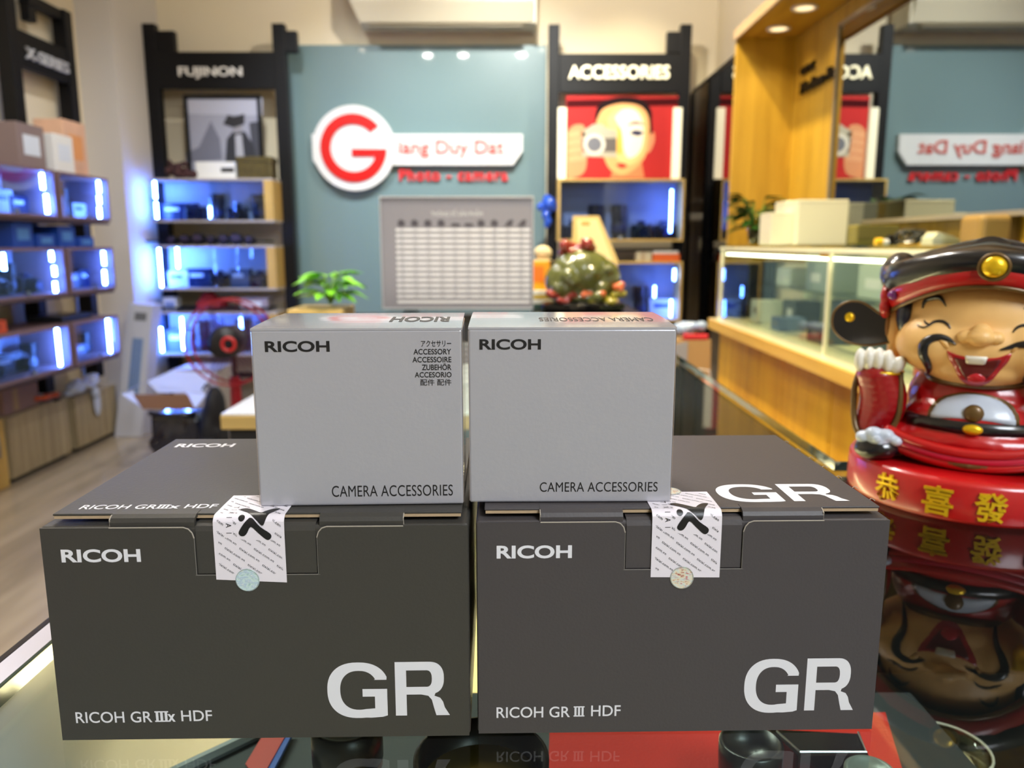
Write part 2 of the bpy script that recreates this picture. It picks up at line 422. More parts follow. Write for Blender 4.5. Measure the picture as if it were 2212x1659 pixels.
# crystal dish and gold nugget inside the counter under the figurine
c = on(2045, 1545, .79); t = thing('crystal_dish', 'clear crystal dish inside the counter in front of the laughing figurine', 'dish', (c.x, c.y, .715))
m_crystal = glass('crystal', (200,205,200), 1.6)
link('bowl', lathe(bmesh.new(), (c.x, c.y, .716), [(.02, 0), (.024, .01), (.026, .03), (.0285, .05), (.026, .052), (.024, .04), (.02, .02), (.001, .016)], 48), m_crystal, t, smooth=True)
link('rim', tube(bmesh.new(), [(c.x+.0272*math.cos(k*PI/16), c.y+.0272*math.sin(k*PI/16), .768) for k in range(32)], .0009, 6, True), M('crystal_rim', (215,205,190), .1, coat=1), t)

# ------------------------------------------------------------------ printed letter forms
def sup(cx, cy, rx, ry, a0, a1, n, k):
    out = []
    for i in range(k+1):
        a = math.radians(a0+(a1-a0)*i/k); c, s = math.cos(a), math.sin(a)
        out.append((cx+rx*math.copysign(abs(c)**(2/n), c), cy+ry*math.copysign(abs(s)**(2/n), s)))
    return out
def g_poly():      # the wide G, in the units of the picture: x 0..293, y up 0..277
    o = sup(152, 138.5, 152, 138.5, 18, 280, 2.35, 40)
    i = sup(155, 138.5, 92, 97, 285, 24, 2.3, 36)
    i = [(x, y) for x, y in i]
    tr = [(291, 190)]
    pts = [(291, 190)] + [q for q in o if not (q[1] < 192 and q[0] > 160 and q[1] > 120)]
    pts += [(215, 1), (270, 5), (293, 12), (293, 145), (172, 145), (172, 107), (232, 107), (232, 48)]
    pts += [q for q in i if not (q[0] > 229 and q[1] < 190)] + [(229, 190)]
    return pts
def r_polys():     # the wide R, x 333..600
    outer = [(333, 10), (333, 277), (500, 277)] + sup(500, 197, 73, 80, 88, -70, 2.4, 18) + [(525, 108), (553, 98), (567, 78), (575, 50), (600, 10), (533, 10), (522, 48), (512, 88), (495, 108), (460, 115), (388, 115), (388, 10)]
    hole = [(388, 153), (388, 235), (490, 235)] + sup(488, 194, 26, 41, 85, -85, 2.4, 10) + [(480, 153)]
    return outer, hole
def fill(bm, loops, fn):
    """filled outline with holes"""
    es = []
    for lp in loops:
        vs = [bm.verts.new(fn(*q)) for q in lp]
        es += [bm.edges.new((vs[k], vs[(k+1) % len(vs)])) for k in range(len(vs))]
    bmesh.ops.triangle_fill(bm, use_beauty=True, use_dissolve=False, edges=es)
    return bm
def big_gr(bm, fn):
    f = lambda x, y: fn(x/600, y/277, 0)
    b2 = bmesh.new()
    fill(b2, [g_poly()], f)
    o, h = r_polys(); b3 = bmesh.new(); fill(b3, [o, h], f)
    for b in (b2, b3):
        me = bpy.data.meshes.new('t'); b.to_mesh(me); bm.from_mesh(me); b.free(); bpy.data.meshes.remove(me)
    return bm
def three(bm, fn):
    bars = [(0, 1, .88, 1), (0, 1, 0, .12), (.08, .27, .1, .9), (.405, .595, .1, .9), (.73, .92, .1, .9)]
    for x0, x1, y0, y1 in bars: flat(bm, [(x0, y0), (x1, y0), (x1, y1), (x0, y1)], lambda u, v: fn(u, v, 0))
    return bm
m_print = M('printed_white', (222,222,228), .45)
m_printk = M('printed_black', (22,22,24), .4)

# ------------------------------------------------------------------ camera boxes
m_dark = M('charcoal_card', (60,58,54), .45, spec=.4, bump=.05, bscale=900)
m_darkr = M('charcoal_card_warm', (68,64,65), .45, spec=.4, bump=.05, bscale=900)
m_inside = M('box_inside', (16,15,14), .9)
m_edge = M('card_edge', (168,160,148), .8)

def label_map(u0, uw, Yf, yb, yfold, rr=.0012, Z=None, lean=0.0):
    """sheet coordinates in mm (u across, t down from the fold, t<0 on top) -> point, following the box edge"""
    def fn(u, t, h=0.0):
        x = u0 + u/1000.0; t = t/1000.0; q = rr*PI/4
        if t > q:
            return Vector((x + lean*(t), Yf - h, Z - rr - (t-q)))
        if t < -q:
            return Vector((x, Yf + rr + (-t-q), Z + h))
        a = (t/q+1)/2*PI/2
        return Vector((x, Yf + rr - (rr+h)*math.sin(a), Z - rr + (rr+h)*math.cos(a)))
    return fn
def seal(parent, fn, w, t_top, t_bot, skew=0.0):
    bm = bmesh.new(); ts = [t_top + (t_bot-t_top)*k/6 for k in range(0)]
    ts = [t_top, t_top*.5, -1.6] + [-.95+.19*k for k in range(11)] + [1.4, 5, t_bot]
    rows = [[bm.verts.new(fn(w*k/6, t + (skew*k/6 if i == len(ts)-1 else 0), .0001)) for k in range(7)] for i, t in enumerate(ts)]
    for a, b in zip(rows, rows[1:]):
        for k in range(6): bm.faces.new((a[k], a[k+1], b[k+1], b[k]))
    s = link('seal_label', bm, M('label_paper', (226,220,228), .5), parent, label='white printed seal label folded over the front edge')
    # repeated web address
    bm = bmesh.new(); vs, fs, asp = glyphs('tixiai.com.vn', .012, 0, 1.1)
    L, H = 8.35, .72; ca, sa = math.cos(math.radians(36.5)), math.sin(math.radians(36.5))
    def logo_zone(u, t): return 8.2 < u < 20.9 and -8 < t < 8.0 and not (u > 17.8 and 3.0 < t and u-17.8 > 2.9) and not (t > 5.0 + (u-9)*.30 + 2.4)
    for j in range(-7, 4):
        for i in range(-9, 7):
            au, atm = 3.6+5.1*i+2.6*j, 10.9+.2*i+6.1*j
            nv = []
            for (x, y, z) in vs:
                uu = au + x*L*ca + (y-.2)*H*sa*1.0; tt = atm + x*L*sa - (y-.2)*H*1.25*ca
                nv.append((uu, tt))
            cache = {}
            for f in fs:
                cu = sum(nv[k][0] for k in f)/len(f); ctt = sum(nv[k][1] for k in f)/len(f)
                if not (1.4 < cu < w-1.2 and t_top+1.2 < ctt < t_bot-2.2) or logo_zone(cu, ctt) or (3.6 < cu < 7.0 and -9.5 < ctt < 7): continue
                for k in f:
                    if k not in cache: cache[k] = bm.verts.new(fn(nv[k][0], nv[k][1], .00016))
                try: bm.faces.new([cache[k] for k in f])
                except ValueError: pass
    link('web_address', bm, m_printk, s)
    # upright word down the left
    bm = bmesh.new()
    for k, ch in enumerate('TIXIAI'):
        c = -8.4+2.75*k
        text(bm, ch, (lambda c, ch: lambda u, v, z=0: fn(4.6+1.9*v, c + (u-.5)*(1.5 if ch not in 'I' else .22), .00016))(c, ch))
    link('vertical_word', bm, m_printk, s)
    # running-figure emblem
    bm = bmesh.new()
    arms = spl([(7.4,-6.2),(8.6,-7.2),(10.3,-7.1),(13.2,-4.9),(16.0,-2.7),(17.2,-4.4),(19.3,-6.7),(21.2,-7.1),(21.6,-6.2),(20.6,-4.2),(19.0,-1.2),(17.6,2.6),(15.6,1.3),(13.2,-.9),(11.0,-3.2),(8.6,-5.0),(7.4,-6.2)], 4)[:-1]
    fill_mapped(bm, arms, lambda u, t: fn(u, t, .00020))
    leg = [(12.6,.0),(13.9,.3),(16.8,3.3),(19.9,5.6),(20.2,7.0),(19.4,7.9),(18.2,7.7),(15.6,5.3),(13.3,3.1),(11.9,5.3),(10.9,6.4),(9.7,6.5),(8.9,5.6),(9.2,4.4),(10.8,2.0),(12.6,.0)]
    fill_mapped(bm, spl(leg, 3)[:-1], lambda u, t: fn(u, t, .00020))
    fill_mapped(bm, [(9.9+1.15*math.cos(k*PI/10), .0-1.3*math.sin(k*PI/10)) for k in range(20)], lambda u, t: fn(u, t, .00020))
    link('emblem', bm, m_printk, s)
    return s
def hologram(parent, fn, u, t, r, mat, back=False):
    bm = bmesh.new(); n = 36
    flat(bm, [(u+r*math.cos(2*PI*k/n), t+r*math.sin(2*PI*k/n)) for k in range(n)], lambda a, b: fn(a, b, .00026))
    o = link('hologram_sticker', bm, mat, parent, label='round shiny hologram sticker')
    bm = tube(bmesh.new(), [fn(u+r*.95*math.cos(2*PI*k/n), t+r*.95*math.sin(2*PI*k/n), .0003) for k in range(n)], .00012, 5, True); link('rim', bm, M('holo_rim', (190,205,205), .2, metal=.6), o)
    bm = bmesh.new(); box(bm, 0, 1, 0, 1, 0, 1)
    bm.free()
    return o
def holo(name, cols):
    if name in _m: return _m[name]
    m = bpy.data.materials.new(name); m.use_nodes = True; nt = m.node_tree; p = nt.nodes['Principled BSDF']
    p.inputs['Metallic'].default_value = .2; p.inputs['Roughness'].default_value = .3
    tc = nt.nodes.new('ShaderNodeTexCoord'); mp = nt.nodes.new('ShaderNodeMapping'); mp.inputs['Scale'].default_value = (1, 1, 2.2)
    n = nt.nodes.new('ShaderNodeTexNoise'); n.inputs['Scale'].default_value = 520; n.inputs['Detail'].default_value = 3
    cr = nt.nodes.new('ShaderNodeValToRGB')
    while len(cr.color_ramp.elements) < len(cols): cr.color_ramp.elements.new(.5)
    for k, c in enumerate(cols):
        cr.color_ramp.elements[k].position = .3+.4*k/(len(cols)-1); cr.color_ramp.elements[k].color = (*lin(c), 1)
    nt.links.new(tc.outputs['Object'], mp.inputs[0]); nt.links.new(mp.outputs[0], n.inputs[0]); nt.links.new(n.outputs['Fac'], cr.inputs[0]); nt.links.new(cr.outputs[0], p.inputs['Base Color'])
    b = nt.nodes.new('ShaderNodeBump'); b.inputs['Strength'].default_value = .4; b.inputs['Distance'].default_value = .0005
    nt.links.new(n.outputs['Fac'], b.inputs['Height']); nt.links.new(b.outputs[0], p.inputs['Normal'])
    _m[name] = m; return m

def camera_box(label, x0, x1, yf, yb, zt, mat, notch, prints, top_prints, seal_px, edges, holo_mat):
    t = thing('camera_box', label, 'box', ((x0+x1)/2, (yf+yb)/2, T), group='dark camera boxes')
    body = link('body', B(x0, x1, yf+.0009, yb, T+.0003, zt-.0012, .0011, 3), mat, t)
    Z = lambda px, py: at(px, py, yf).z
    X = lambda px, py: at(px, py, yf).x
    fl0, fl1, tg0, tg1, fr0, fr1, ytop, ybot = notch
    zb = Z((tg0+tg1)/2, ybot)
    xa, xb = X(tg0, (ytop+ybot)/2), X(tg1, (ytop+ybot)/2)
    # front panel with its notch
    zz = zt-.0014; r = .004
    arc_l = [(xa-.0035-.000, zz), (xa-.0018, zz-.0006), (xa-.0006, zz-.0020), (xa, zz-.0040)]
    arc_r = [(xb, zz-.0040), (xb+.0006, zz-.0020), (xb+.0018, zz-.0006), (xb+.0035, zz)]
    e = .0004
    poly = [(x0+e, T+.0006), (x1-e, T+.0006), (x1-e, zz)] + arc_r[::-1] + [(xb, zb), (xa, zb)] + arc_l[::-1] + [(x0+e, zz)]
    bm = prism(bmesh.new(), poly, lambda u, v, w: Vector((u, yf+.0009*w, v)))
    link('front_panel', bm, mat, t)
    # tongue inside the notch
    g = .0005
    bm = bmesh.new(); prof = [(yf+.0004, zb+g), (yf+.0004, zt-.0030), (yf+.0010, zt-.0012), (yf+.0024, zt-.0004), (yf+.006, zt-.0002)]
    prof2 = [(yf+.006, zt-.0012), (yf+.0026, zt-.0014), (yf+.0014, zt-.003), (yf+.0012, zb+g)]
    pp = prof+prof2
    a = [bm.verts.new((xa+g, y, z)) for y, z in pp]; b = [bm.verts.new((xb-g, y, z)) for y, z in pp]
    bm.faces.new(a); bm.faces.new(b[::-1])
    for k in range(len(pp)): bm.faces.new((a[k], b[k], b[(k+1) % len(pp)], a[(k+1) % len(pp)]))
    link('tongue', bm, mat, t)
    # hinge flaps that roll from the lid into the front
    for (p, q) in ((fl0, fl1), (fr0, fr1)):
        xp, xq = X(p, ytop), X(q, ytop)
        prof = [(yf+.0075, zt+.0026), (yf+.0034, zt+.0025), (yf+.0016, zt+.0016), (yf+.0009, zt+.0002), (yf+.0010, zt-.0016), (yf+.0022, zt-.0016), (yf+.0022, zt+.0002), (yf+.0028, zt+.0010), (yf+.0075, zt+.0012)]
        bm = bmesh.new()
        a = [bm.verts.new((xp, y, z)) for y, z in prof]; b = [bm.verts.new((xq, y, z)) for y, z in prof]
        bm.faces.new(a); bm.faces.new(b[::-1])
        for k in range(len(prof)): bm.faces.new((a[k], b[k], b[(k+1) % len(prof)], a[(k+1) % len(prof)]))
        link('lid_flap', bm, mat, t)
    # pale cut edges
    yy = yf+.0001
    link('cut_edge', tube(bmesh.new(), [(X(fl0, ytop), yy, zz)]+[(x, yy, z) for x, z in arc_l], .00022, 5), m_edge, t)
    link('cut_edge', tube(bmesh.new(), [(x, yy, z) for x, z in arc_r]+[(X(fr1, ytop), yy, zz)], .00022, 5), m_edge, t)
    for p in (fl0, fr1):
        xp = X(p, ytop); link('cut_edge', tube(bmesh.new(), [(xp, yf+.0012, zt-.0012), (xp, yf+.001, zt+.0012), (xp, yf+.003, zt+.0023)], .00022, 5), m_edge, t)
    for pa_, pb_ in (((xa, yy, zz-.004), (xa, yy, zb)), ((xb, yy, zz-.004), (xb, yy, zb)), ((xa-.0004, yy, zb), (xb+.0006, yy, zb))):
        link('crease_edge', tube(bmesh.new(), [pa_, pb_], .00014, 5), M('crease_grey', (120,116,110), .6), t)
    # lid
    lx0, lx1 = x0+.0030, x1-.0024
    lid = link('lid', B(lx0, lx1, yf+.0042, yb-.001, zt+.0016, zt+.0024, .0003, 2), mat, t)
    bm = box(bmesh.new(), lx0+.0004, lx1-.0004, yf+.0044, yb-.002, zt+.0005, zt+.0016); link('kraft_layer', bm, m_kraft, lid)
    if edges:      # torn paper fibres on the right edge
        bm = bmesh.new(); rn = random.Random(3)
        for k in range(7):
            y = yf+.012+.0145*k; s = .0011+rn.random()*.0010
            tube(bm, [(lx1-.0003, y, zt+.0020), (lx1+s*.5, y+.0005, zt+.0026), (lx1+s, y-.0002, zt+.0024), (lx1+s*1.1, y-.0010, zt+.0021)], .00013, 5)
        link('torn_fibre', bm, m_edge, lid)
    # front print
    for kind, p in prints:
        bm = bmesh.new(); f = px_fn(yf-.00008, *p[-4:])
        if kind == 'GR': big_gr(bm, f)
        elif kind == 'III': three(bm, f)
        else: text(bm, kind, f, bold=p[0])
        link('lettering', bm, m_print, t)
    zl = zt+.0024
    for kind, bold, (xl, xr), (ytp, ybt) in top_prints:
        a = atZ(xl, ybt, zl); b = atZ(xr, ybt, zl); c = atZ((xl+xr)/2, ytp, zl)
        f = (lambda a, b, c: lambda u, v, w=0: Vector((a.x+(b.x-a.x)*u, a.y+(c.y-a.y)*v, zl+.00008)))(a, b, c)
        bm = bmesh.new()
        if kind == 'GR': big_gr(bm, f)
        elif kind == 'III': three(bm, f)
        else: text(bm, kind, f, bold=bold)
        link('lettering', bm, m_print, lid)
    # the seal label
    sl, sr, sb, skew, ttop, hu = seal_px
    u0 = X(sl, 1200); w = (X(sr, 1200)-u0)*1000
    RR = .0034; q_ = RR*PI/4; ZL = zl+.0002
    fn = label_map(u0, w, yf, yb, 0, RR, ZL)
    tb = (ZL-RR-Z(sl, sb)+q_)*1000
    ttop = -(atZ(ttop[0], ttop[1], zl).y-yf-RR+q_)*1000
    s = seal(t, fn, w, ttop, tb, skew)
    hologram(t, fn, hu, tb+.2, 4.25, holo_mat)
    if edges: hologram(t, fn, 10.6, ttop-.6, 4.6, holo_mat)
    t.rotation_euler.z = math.radians(1.1)
    return t, fn, w

xl = lambda x: 80+x/2.3042
yl = lambda y: 1000+y/2.3042
xr = lambda x: 1000+x/2.3042
hl = holo('hologram_blue', [(150,190,195), (215,235,232), (180,205,225), (235,240,235)])
hr = holo('hologram_gold', [(170,90,90), (235,220,190), (215,225,220), (205,120,115)])
box_l, fnl, wl = camera_box('dark grey camera box whose front reads GR IIIx, with a pale blue hologram', -.1665, -.0165, .263, .377, .9836, m_dark,
    (230, 412, 415, 678, 681, 863, 1131, 1242),
    [('RICOH', (.030, xl(118), yl(424), xl(502), yl(489))), ('RICOH GR', (.008, xl(190), yl(1230), xl(560), yl(1285))),
     ('III', (xl(578), yl(1230), xl(641), yl(1283))), ('x', (.03, xl(641), yl(1245), xl(676), yl(1283))), ('HDF', (.008, xl(708), yl(1228), xl(856), yl(1281))),
     ('GR', (xl(1435), yl(998), xl(2035), yl(1275)))],
    [('RICOH', .03, (381, 506), (957.5, 965)), ('RICOH GR', .012, (167, 330), (1089, 1098)), ('III', 0, (331, 357), (1089, 1097.5)), ('x', .03, (357, 380), (1091.5, 1097.5)), ('HDF', .012, (392, 460), (1088.5, 1097))],
    (458, 610, 1251, 1.3, (514, 1071.5), 11.0), False, hl)
box_r, fnr, wr = camera_box('dark grey camera box whose front reads GR III, with a gold hologram', -.0139, .1345, .2670, .3800, .9842, m_darkr,
    (1160.6, 1340, 1343, 1599, 1601, 1777, 1122, 1230),
    [('RICOH', (.030, xr(153), yl(405), xr(527), yl(470))), ('RICOH GR', (.008, xr(153), yl(1206), xr(518), yl(1260))),
     ('III', (xr(535), yl(1206), xr(590), yl(1257))), ('HDF', (.008, xr(622), yl(1203), xr(770), yl(1256))),
     ('GR', (xr(1380), yl(980), xr(1955), yl(1249)))],
    [('GR', 0, (1562, 1836), (1047.5, 1086))],
    (1400, 1550, 1246, .3, (1521, 1064), 11.3), True, hr)

# ------------------------------------------------------------------ accessory boxes
m_silver = M('silver_card', (174,174,181), .26, metal=.2, spec=.6, coat=.8, coat_rough=.09, bump=.03, bscale=700)
m_paper_edge = M('silver_box_raw_edge', (150,136,126), .7)
def silver_box(label, xf0, xf1, yf, depth, zb, zf, lift, yaw, prints, topmarks, bulge):
    cx = (xf0+xf1)/2; h = zf-zb; w = xf1-xf0
    t = thing('accessory_box', label, 'box', (cx, yf, zb), rz=yaw, group='silver accessory boxes')
    # body: sides bow slightly, top rises to the back
    bm = bmesh.new(); nx, ny = 12, 8
    box(bm, -w/2, w/2, 0, depth, .0002, h-.0006, .0007, 2)
    link('body', bm, m_silver, t, local=True)
    bm = bmesh.new()
    def topz(a, b): return h + lift*b**.8 + .0010*math.sin(PI*min(1, max(0, a)))*(1-b)*0 + bulge*math.sin(PI*b)*.5
    g = [[bm.verts.new((-w/2+w*i/nx, depth*j/ny, topz(i/nx, j/ny))) for j in range(ny+1)] for i in range(nx+1)]
    g2 = [[bm.verts.new((-w/2+w*i/nx, depth*j/ny, topz(i/nx, j/ny)-.0008)) for j in range(ny+1)] for i in range(nx+1)]
    for i in range(nx):
        for j in range(ny):
            bm.faces.new((g[i][j], g[i+1][j], g[i+1][j+1], g[i][j+1])); bm.faces.new((g2[i][j], g2[i][j+1], g2[i+1][j+1], g2[i+1][j]))
    for i in range(nx):
        bm.faces.new((g[i][0], g2[i][0], g2[i+1][0], g[i+1][0])); bm.faces.new((g[i][ny], g[i+1][ny], g2[i+1][ny], g2[i][ny]))
    for j in range(ny):
        bm.faces.new((g[0][j], g[0][j+1], g2[0][j+1], g2[0][j])); bm.faces.new((g[nx][j], g2[nx][j], g2[nx][j+1], g[nx][j+1]))
    lid = link('lid', bm, m_silver, t, local=True, smooth=False)
    # tuck flaps under the risen lid
    for s in (-1, 1):
        bm = bmesh.new(); prism(bm, [(.002, h-.001), (depth-.001, h-.001), (depth-.001, h+lift-.001), (.004, h+.0)], lambda u, v, q, s=s: Vector((s*(w/2-.0006-.0006*q), u, v)))
        link('side_flap', bm, m_silver, t, local=True)
    for s in (-1, 1): link('fold_edge', tube(bmesh.new(), [(s*(w/2), -.00002, .001), (s*(w/2+.0001*s), -.0001, h*.5), (s*(w/2), -.00002, h-.001)], .00009, 5), m_paper_edge, t, local=True)
    for s_, bold, p in prints:
        bm = bmesh.new(); f0 = px_fn(yf, *p)
        inv = world_of(t).inverted()
        def f(u, v, w=0.0):
            q = inv @ f0(u, v, 0); q.y = -.00008; return q
        text(bm, s_, f, bold=bold, spacing=1.03 if len(s_) > 8 else 1.0)
        link('lettering', bm, m_printk, t, local=True)
    for s_, bold, ua, ub, va, vb in topmarks:    # printed towards the back edge, upside down
        bm = bmesh.new()
        text(bm, s_, lambda u, v, q=0.0: Vector((-w/2+w*(ub-(ub-ua)*u), depth*(vb-(vb-va)*v), topz(0, vb-(vb-va)*v)+.0001)), bold=bold)
        link('lettering', bm, m_printk, lid, local=True)
    return t
xs = lambda x: 500+x/2.212
ys = lambda y: 640+y/2.212
ZB = .9861
sx = [('RICOH', .030, (xs(165), ys(212), xs(469), ys(265))), ('CAMERA ACCESSORIES', 0, (xs(482), ys(904), xs(1057), ys(957))),
      ('アクセサリー', .015, (xs(905), ys(212), xs(1049), ys(243))), ('ACCESSORY', .02, (xs(869), ys(253), xs(1049), ys(280))), ('ACCESSOIRE', .02, (xs(864), ys(291), xs(1050), ys(318))),
      ('ZUBEHÖR', .02, (xs(909), ys(322), xs(1050), ys(355))), ('ACCESORIO', .02, (xs(875), ys(364), xs(1051), ys(390))), ('配件 配件', .01, (xs(902), ys(398), xs(1050), ys(429)))]
silver_box('silver accessory box printed with a column of translated words, stacked on the left dark box', at(565, 1096, .2745).x, at(1001.5, 1091, .2745).x, .2745, .050, ZB, at(770, 709, .2745).z, .0010, math.radians(2.2), sx,
           [('RICOH', .03, .63, .93, .30, .62)], .0008)
silver_box('silver accessory box without the word column, stacked on the right dark box', at(1015, 1088, .2762).x, at(1449, 1085, .2762).x, .2762, .047, ZB+.0006, at(1230, 707, .2762).z, .0014, math.radians(.6),
           [('RICOH', .030, (xs(1185), ys(204), xs(1479), ys(255))), ('CAMERA ACCESSORIES', 0, (xs(1473), ys(888), xs(2038), ys(934)))],
           [('CAMERA ACCESSORIES', 0, .35, .93, .30, .52)], .0006)
# ------------------------------------------------------------------ back wall: glossy blue-grey panel, sign, notice board
YP = 5.17
m_panel = M('blue_grey_glass', (110,134,137), .35, coat=1.0, coat_rough=.04, spec=.3)
a, b = at(620, 97, YP), at(1181, 97, YP)
o = link('blue_glass_panel', B(a.x, b.x, YP, YP+.02, .02, a.z, .003), m_panel); tag(o, 'large glossy blue-grey glass panel behind the shop sign', 'wall panel')
PX0, PX1, PZ = a.x, b.x, a.z
# logo sign
YL = 5.10
c = at(762, 320, YL); R_ = (at(851, 320, YL).x-at(676, 320, YL).x)/2*1.02
c.x = at(764, 320, YL).x
t = thing('shop_sign', 'raised white shop sign with a big red G disc on the blue panel', 'sign', (c.x, YP, c.z))
m_sign = M('sign_white', (222,222,220), .25, coat=.5)
m_red = M('sign_red', (205,14,14), .3, coat=.4)
b = cyl(bmesh.new(), (c.x, YP-.001, c.z), (c.x, YL, c.z), R_, seg=56); link('disc', b, m_sign, t)
ba, bb = at(672, 289, YL), at(1129, 356, YL)
poly = [(ba.x, ba.z), (bb.x, ba.z), (bb.x, ba.z-.55*(ba.z-bb.z)), (bb.x-.06, bb.z), (ba.x+.02, bb.z), (ba.x, bb.z+.03)]
b = prism(bmesh.new(), poly, lambda u, v, w: Vector((u, YL+.012+.05*w, v))); link('bar', b, m_sign, t)
# red G ring
ro, ri = R_*.80, R_*.56
def gring():
    o_ = [(ro*math.cos(math.radians(q)), ro*math.sin(math.radians(q))) for q in range(40, 354, 6)]
    i_ = [(ri*math.cos(math.radians(q)), ri*math.sin(math.radians(q))) for q in range(330, 36, -6)]
    return o_ + [(ro, -.03*ro), (-.05*ro, -.03*ro), (-.05*ro, -.24*ro), (ri*.92, -.24*ro)] + i_
b = prism(bmesh.new(), gring(), lambda u, v, w: Vector((c.x+u, YL-.012*w, c.z+v-.0))); link('letter_g', b, m_red, t)
for s_, bo, q in (('iang Duy Dat', .012, (862, 303, 1088, 341)),):
    b = text(bmesh.new(), s_, px_fn(YL+.010, *q, d=.006), bold=bo, extrude=.02); link('lettering', b, M('sign_pinkred', (200,80,70), .4), t)
q = (863, 365, 1097, 391)
b = text(bmesh.new(), 'Photo - camera', px_fn(YP-.012, *q, d=.012), bold=.025, extrude=.02, spacing=1.12); link('lettering', b, M('letter_red', (215,40,45), .4), t)

# notice board with the specification table
YB = 2.30
a, b2 = at(822, 427, YB), at(1149, 665, YB)
t = thing('notice_board', 'silver-framed grey specification board leaning under the shop sign', 'board', ((a.x+b2.x)/2, YB, b2.z))
link('panel', B(a.x, b2.x, YB, YB+.008, b2.z, a.z), M('board_grey', (132,130,138), .45), t)
fr = .004
for (x0, x1, z0, z1) in ((a.x-fr, b2.x+fr, a.z, a.z+fr), (a.x-fr, b2.x+fr, b2.z-fr, b2.z), (a.x-fr, a.x, b2.z, a.z), (b2.x, b2.x+fr, b2.z, a.z)):
    link('frame_bar', B(x0, x1, YB-.004, YB+.01, z0, z1, .001), M('silver_frame', (190,192,196), .35, metal=.5), t)
w_, h_ = b2.x-a.x, a.z-b2.z
bfn = lambda u0, v0, u1, v1: rect_fn(YB-.0006, a.x+w_*u0, a.x+w_*u1, a.z-h_*v1, a.z-h_*v0)
m_pw = M('print_pale', (205,205,208), .5); m_pk = M('print_dark', (70,66,74), .5)
b = bmesh.new(); text(b, 'THÔNG SỐ SẢN PHẨM', bfn(.33, .10, .67, .165)); link('title', b, m_pw, t)
b = bmesh.new()
for k in range(14): flat(b, [(.095, .275+.0505*k), (.985, .275+.0505*k), (.985, .30+.0505*k), (.095, .30+.0505*k)], lambda u, v: Vector((a.x+w_*u, YB-.0004, a.z-h_*v)))
o = link('table_rows', b, M('row_pale', (220,220,224), .5), t); o['kind'] = 'stuff'
b = bmesh.new()
for k in range(13):
    for j in range(10): 
        u = .12+.088*j; flat(b, [(u, .284+.0505*k), (u+.03, .284+.0505*k), (u+.03, .291+.0505*k), (u, .291+.0505*k)], lambda u, v: Vector((a.x+w_*u, YB-.0008, a.z-h_*v)))
o = link('table_entries', b, M('entry_grey', (165,165,172), .5), t); o['kind'] = 'stuff'
for j in range(10):
    b = bmesh.new(); u = .11+.088*j
    if j < 4 or j in (6, 7): poly = [(0, .0), (.045, 0), (.045, -.05), (.03, -.05), (.026, -.062), (.014, -.062), (.012, -.05), (0, -.05)]
    elif j < 6: poly = [(0, 0), (.06, 0), (.06, -.022), (.02, -.03), (0, -.02)]
    else: poly = [(0, 0), (.05, 0), (.06, -.06), (.03, -.055), (.01, -.02)]
    flat(b, [(u+p, .255+q) for p, q in poly], lambda u, v: Vector((a.x+w_*u, YB-.0008, a.z-h_*v))); link('camera_picture', b, m_pk, t)
b = bmesh.new(); box(b, a.x+.05, a.x+.09, YB+.009, YB+.10, b2.z-.004, b2.z+.004); 
link('foot', b, m_black, t)

# reception desk and the raised black ledge the ornaments stand on
ZD = .75
dy0 = 1.52; dx0 = at(478, 912, dy0).x
t = thing('reception_desk', 'white-topped desk with pale wood edge behind the left boxes', 'desk', (-.3, 2.0, 0))
link('desk_top', B(dx0, .22, dy0, 2.18, ZD-.004, ZD, .001), M('desk_white', (215,220,228), .15, coat=.5), t)
link('wood_edge', B(dx0-.001, .221, dy0-.002, 2.18, ZD-.032, ZD-.0042, .002), m_oakx, t)
link('body', B(dx0+.01, .21, dy0+.015, 2.16, 0, ZD-.033), M('desk_black', (24,25,28), .6), t)
zl_ = at(1000, 668, YB).z-.006
t = thing('black_ledge', 'raised black ledge under the notice board and stone ornament', 'ledge', (-.1, 2.4, 0))
link('ledge_top', B(at(822, 665, 2.2).x, at(1395, 668, 2.2).x, 2.19, 2.62, zl_-.03, zl_, .004), m_blackgloss, t)
link('body', B(at(640, 665, 2.2).x, .36, 2.22, 2.6, 0, zl_-.031), M('desk_black'), t)
o = link('wooden_tray', B(at(625, 662, 2.26).x, at(742, 662, 2.26).x, 2.23, 2.42, zl_-.030, zl_+.010, .003), m_oakx); tag(o, 'pale wooden plant box at the left end of the black ledge', 'plant box')
o2 = thing('desk_papers', 'loose red and blue printed papers on the white desk corner', 'papers', (dx0+.12, dy0+.1, ZD))
link('red_paper', B(dx0+.10, dx0+.2, dy0+.05, dy0+.15, ZD+.0002, ZD+.001), M('paper_red', (210,60,40), .6), o2)
link('blue_paper', B(dx0+.03, dx0+.12, dy0+.17, dy0+.3, ZD+.0002, ZD+.001), M('paper_blue', (150,190,240), .6), o2)

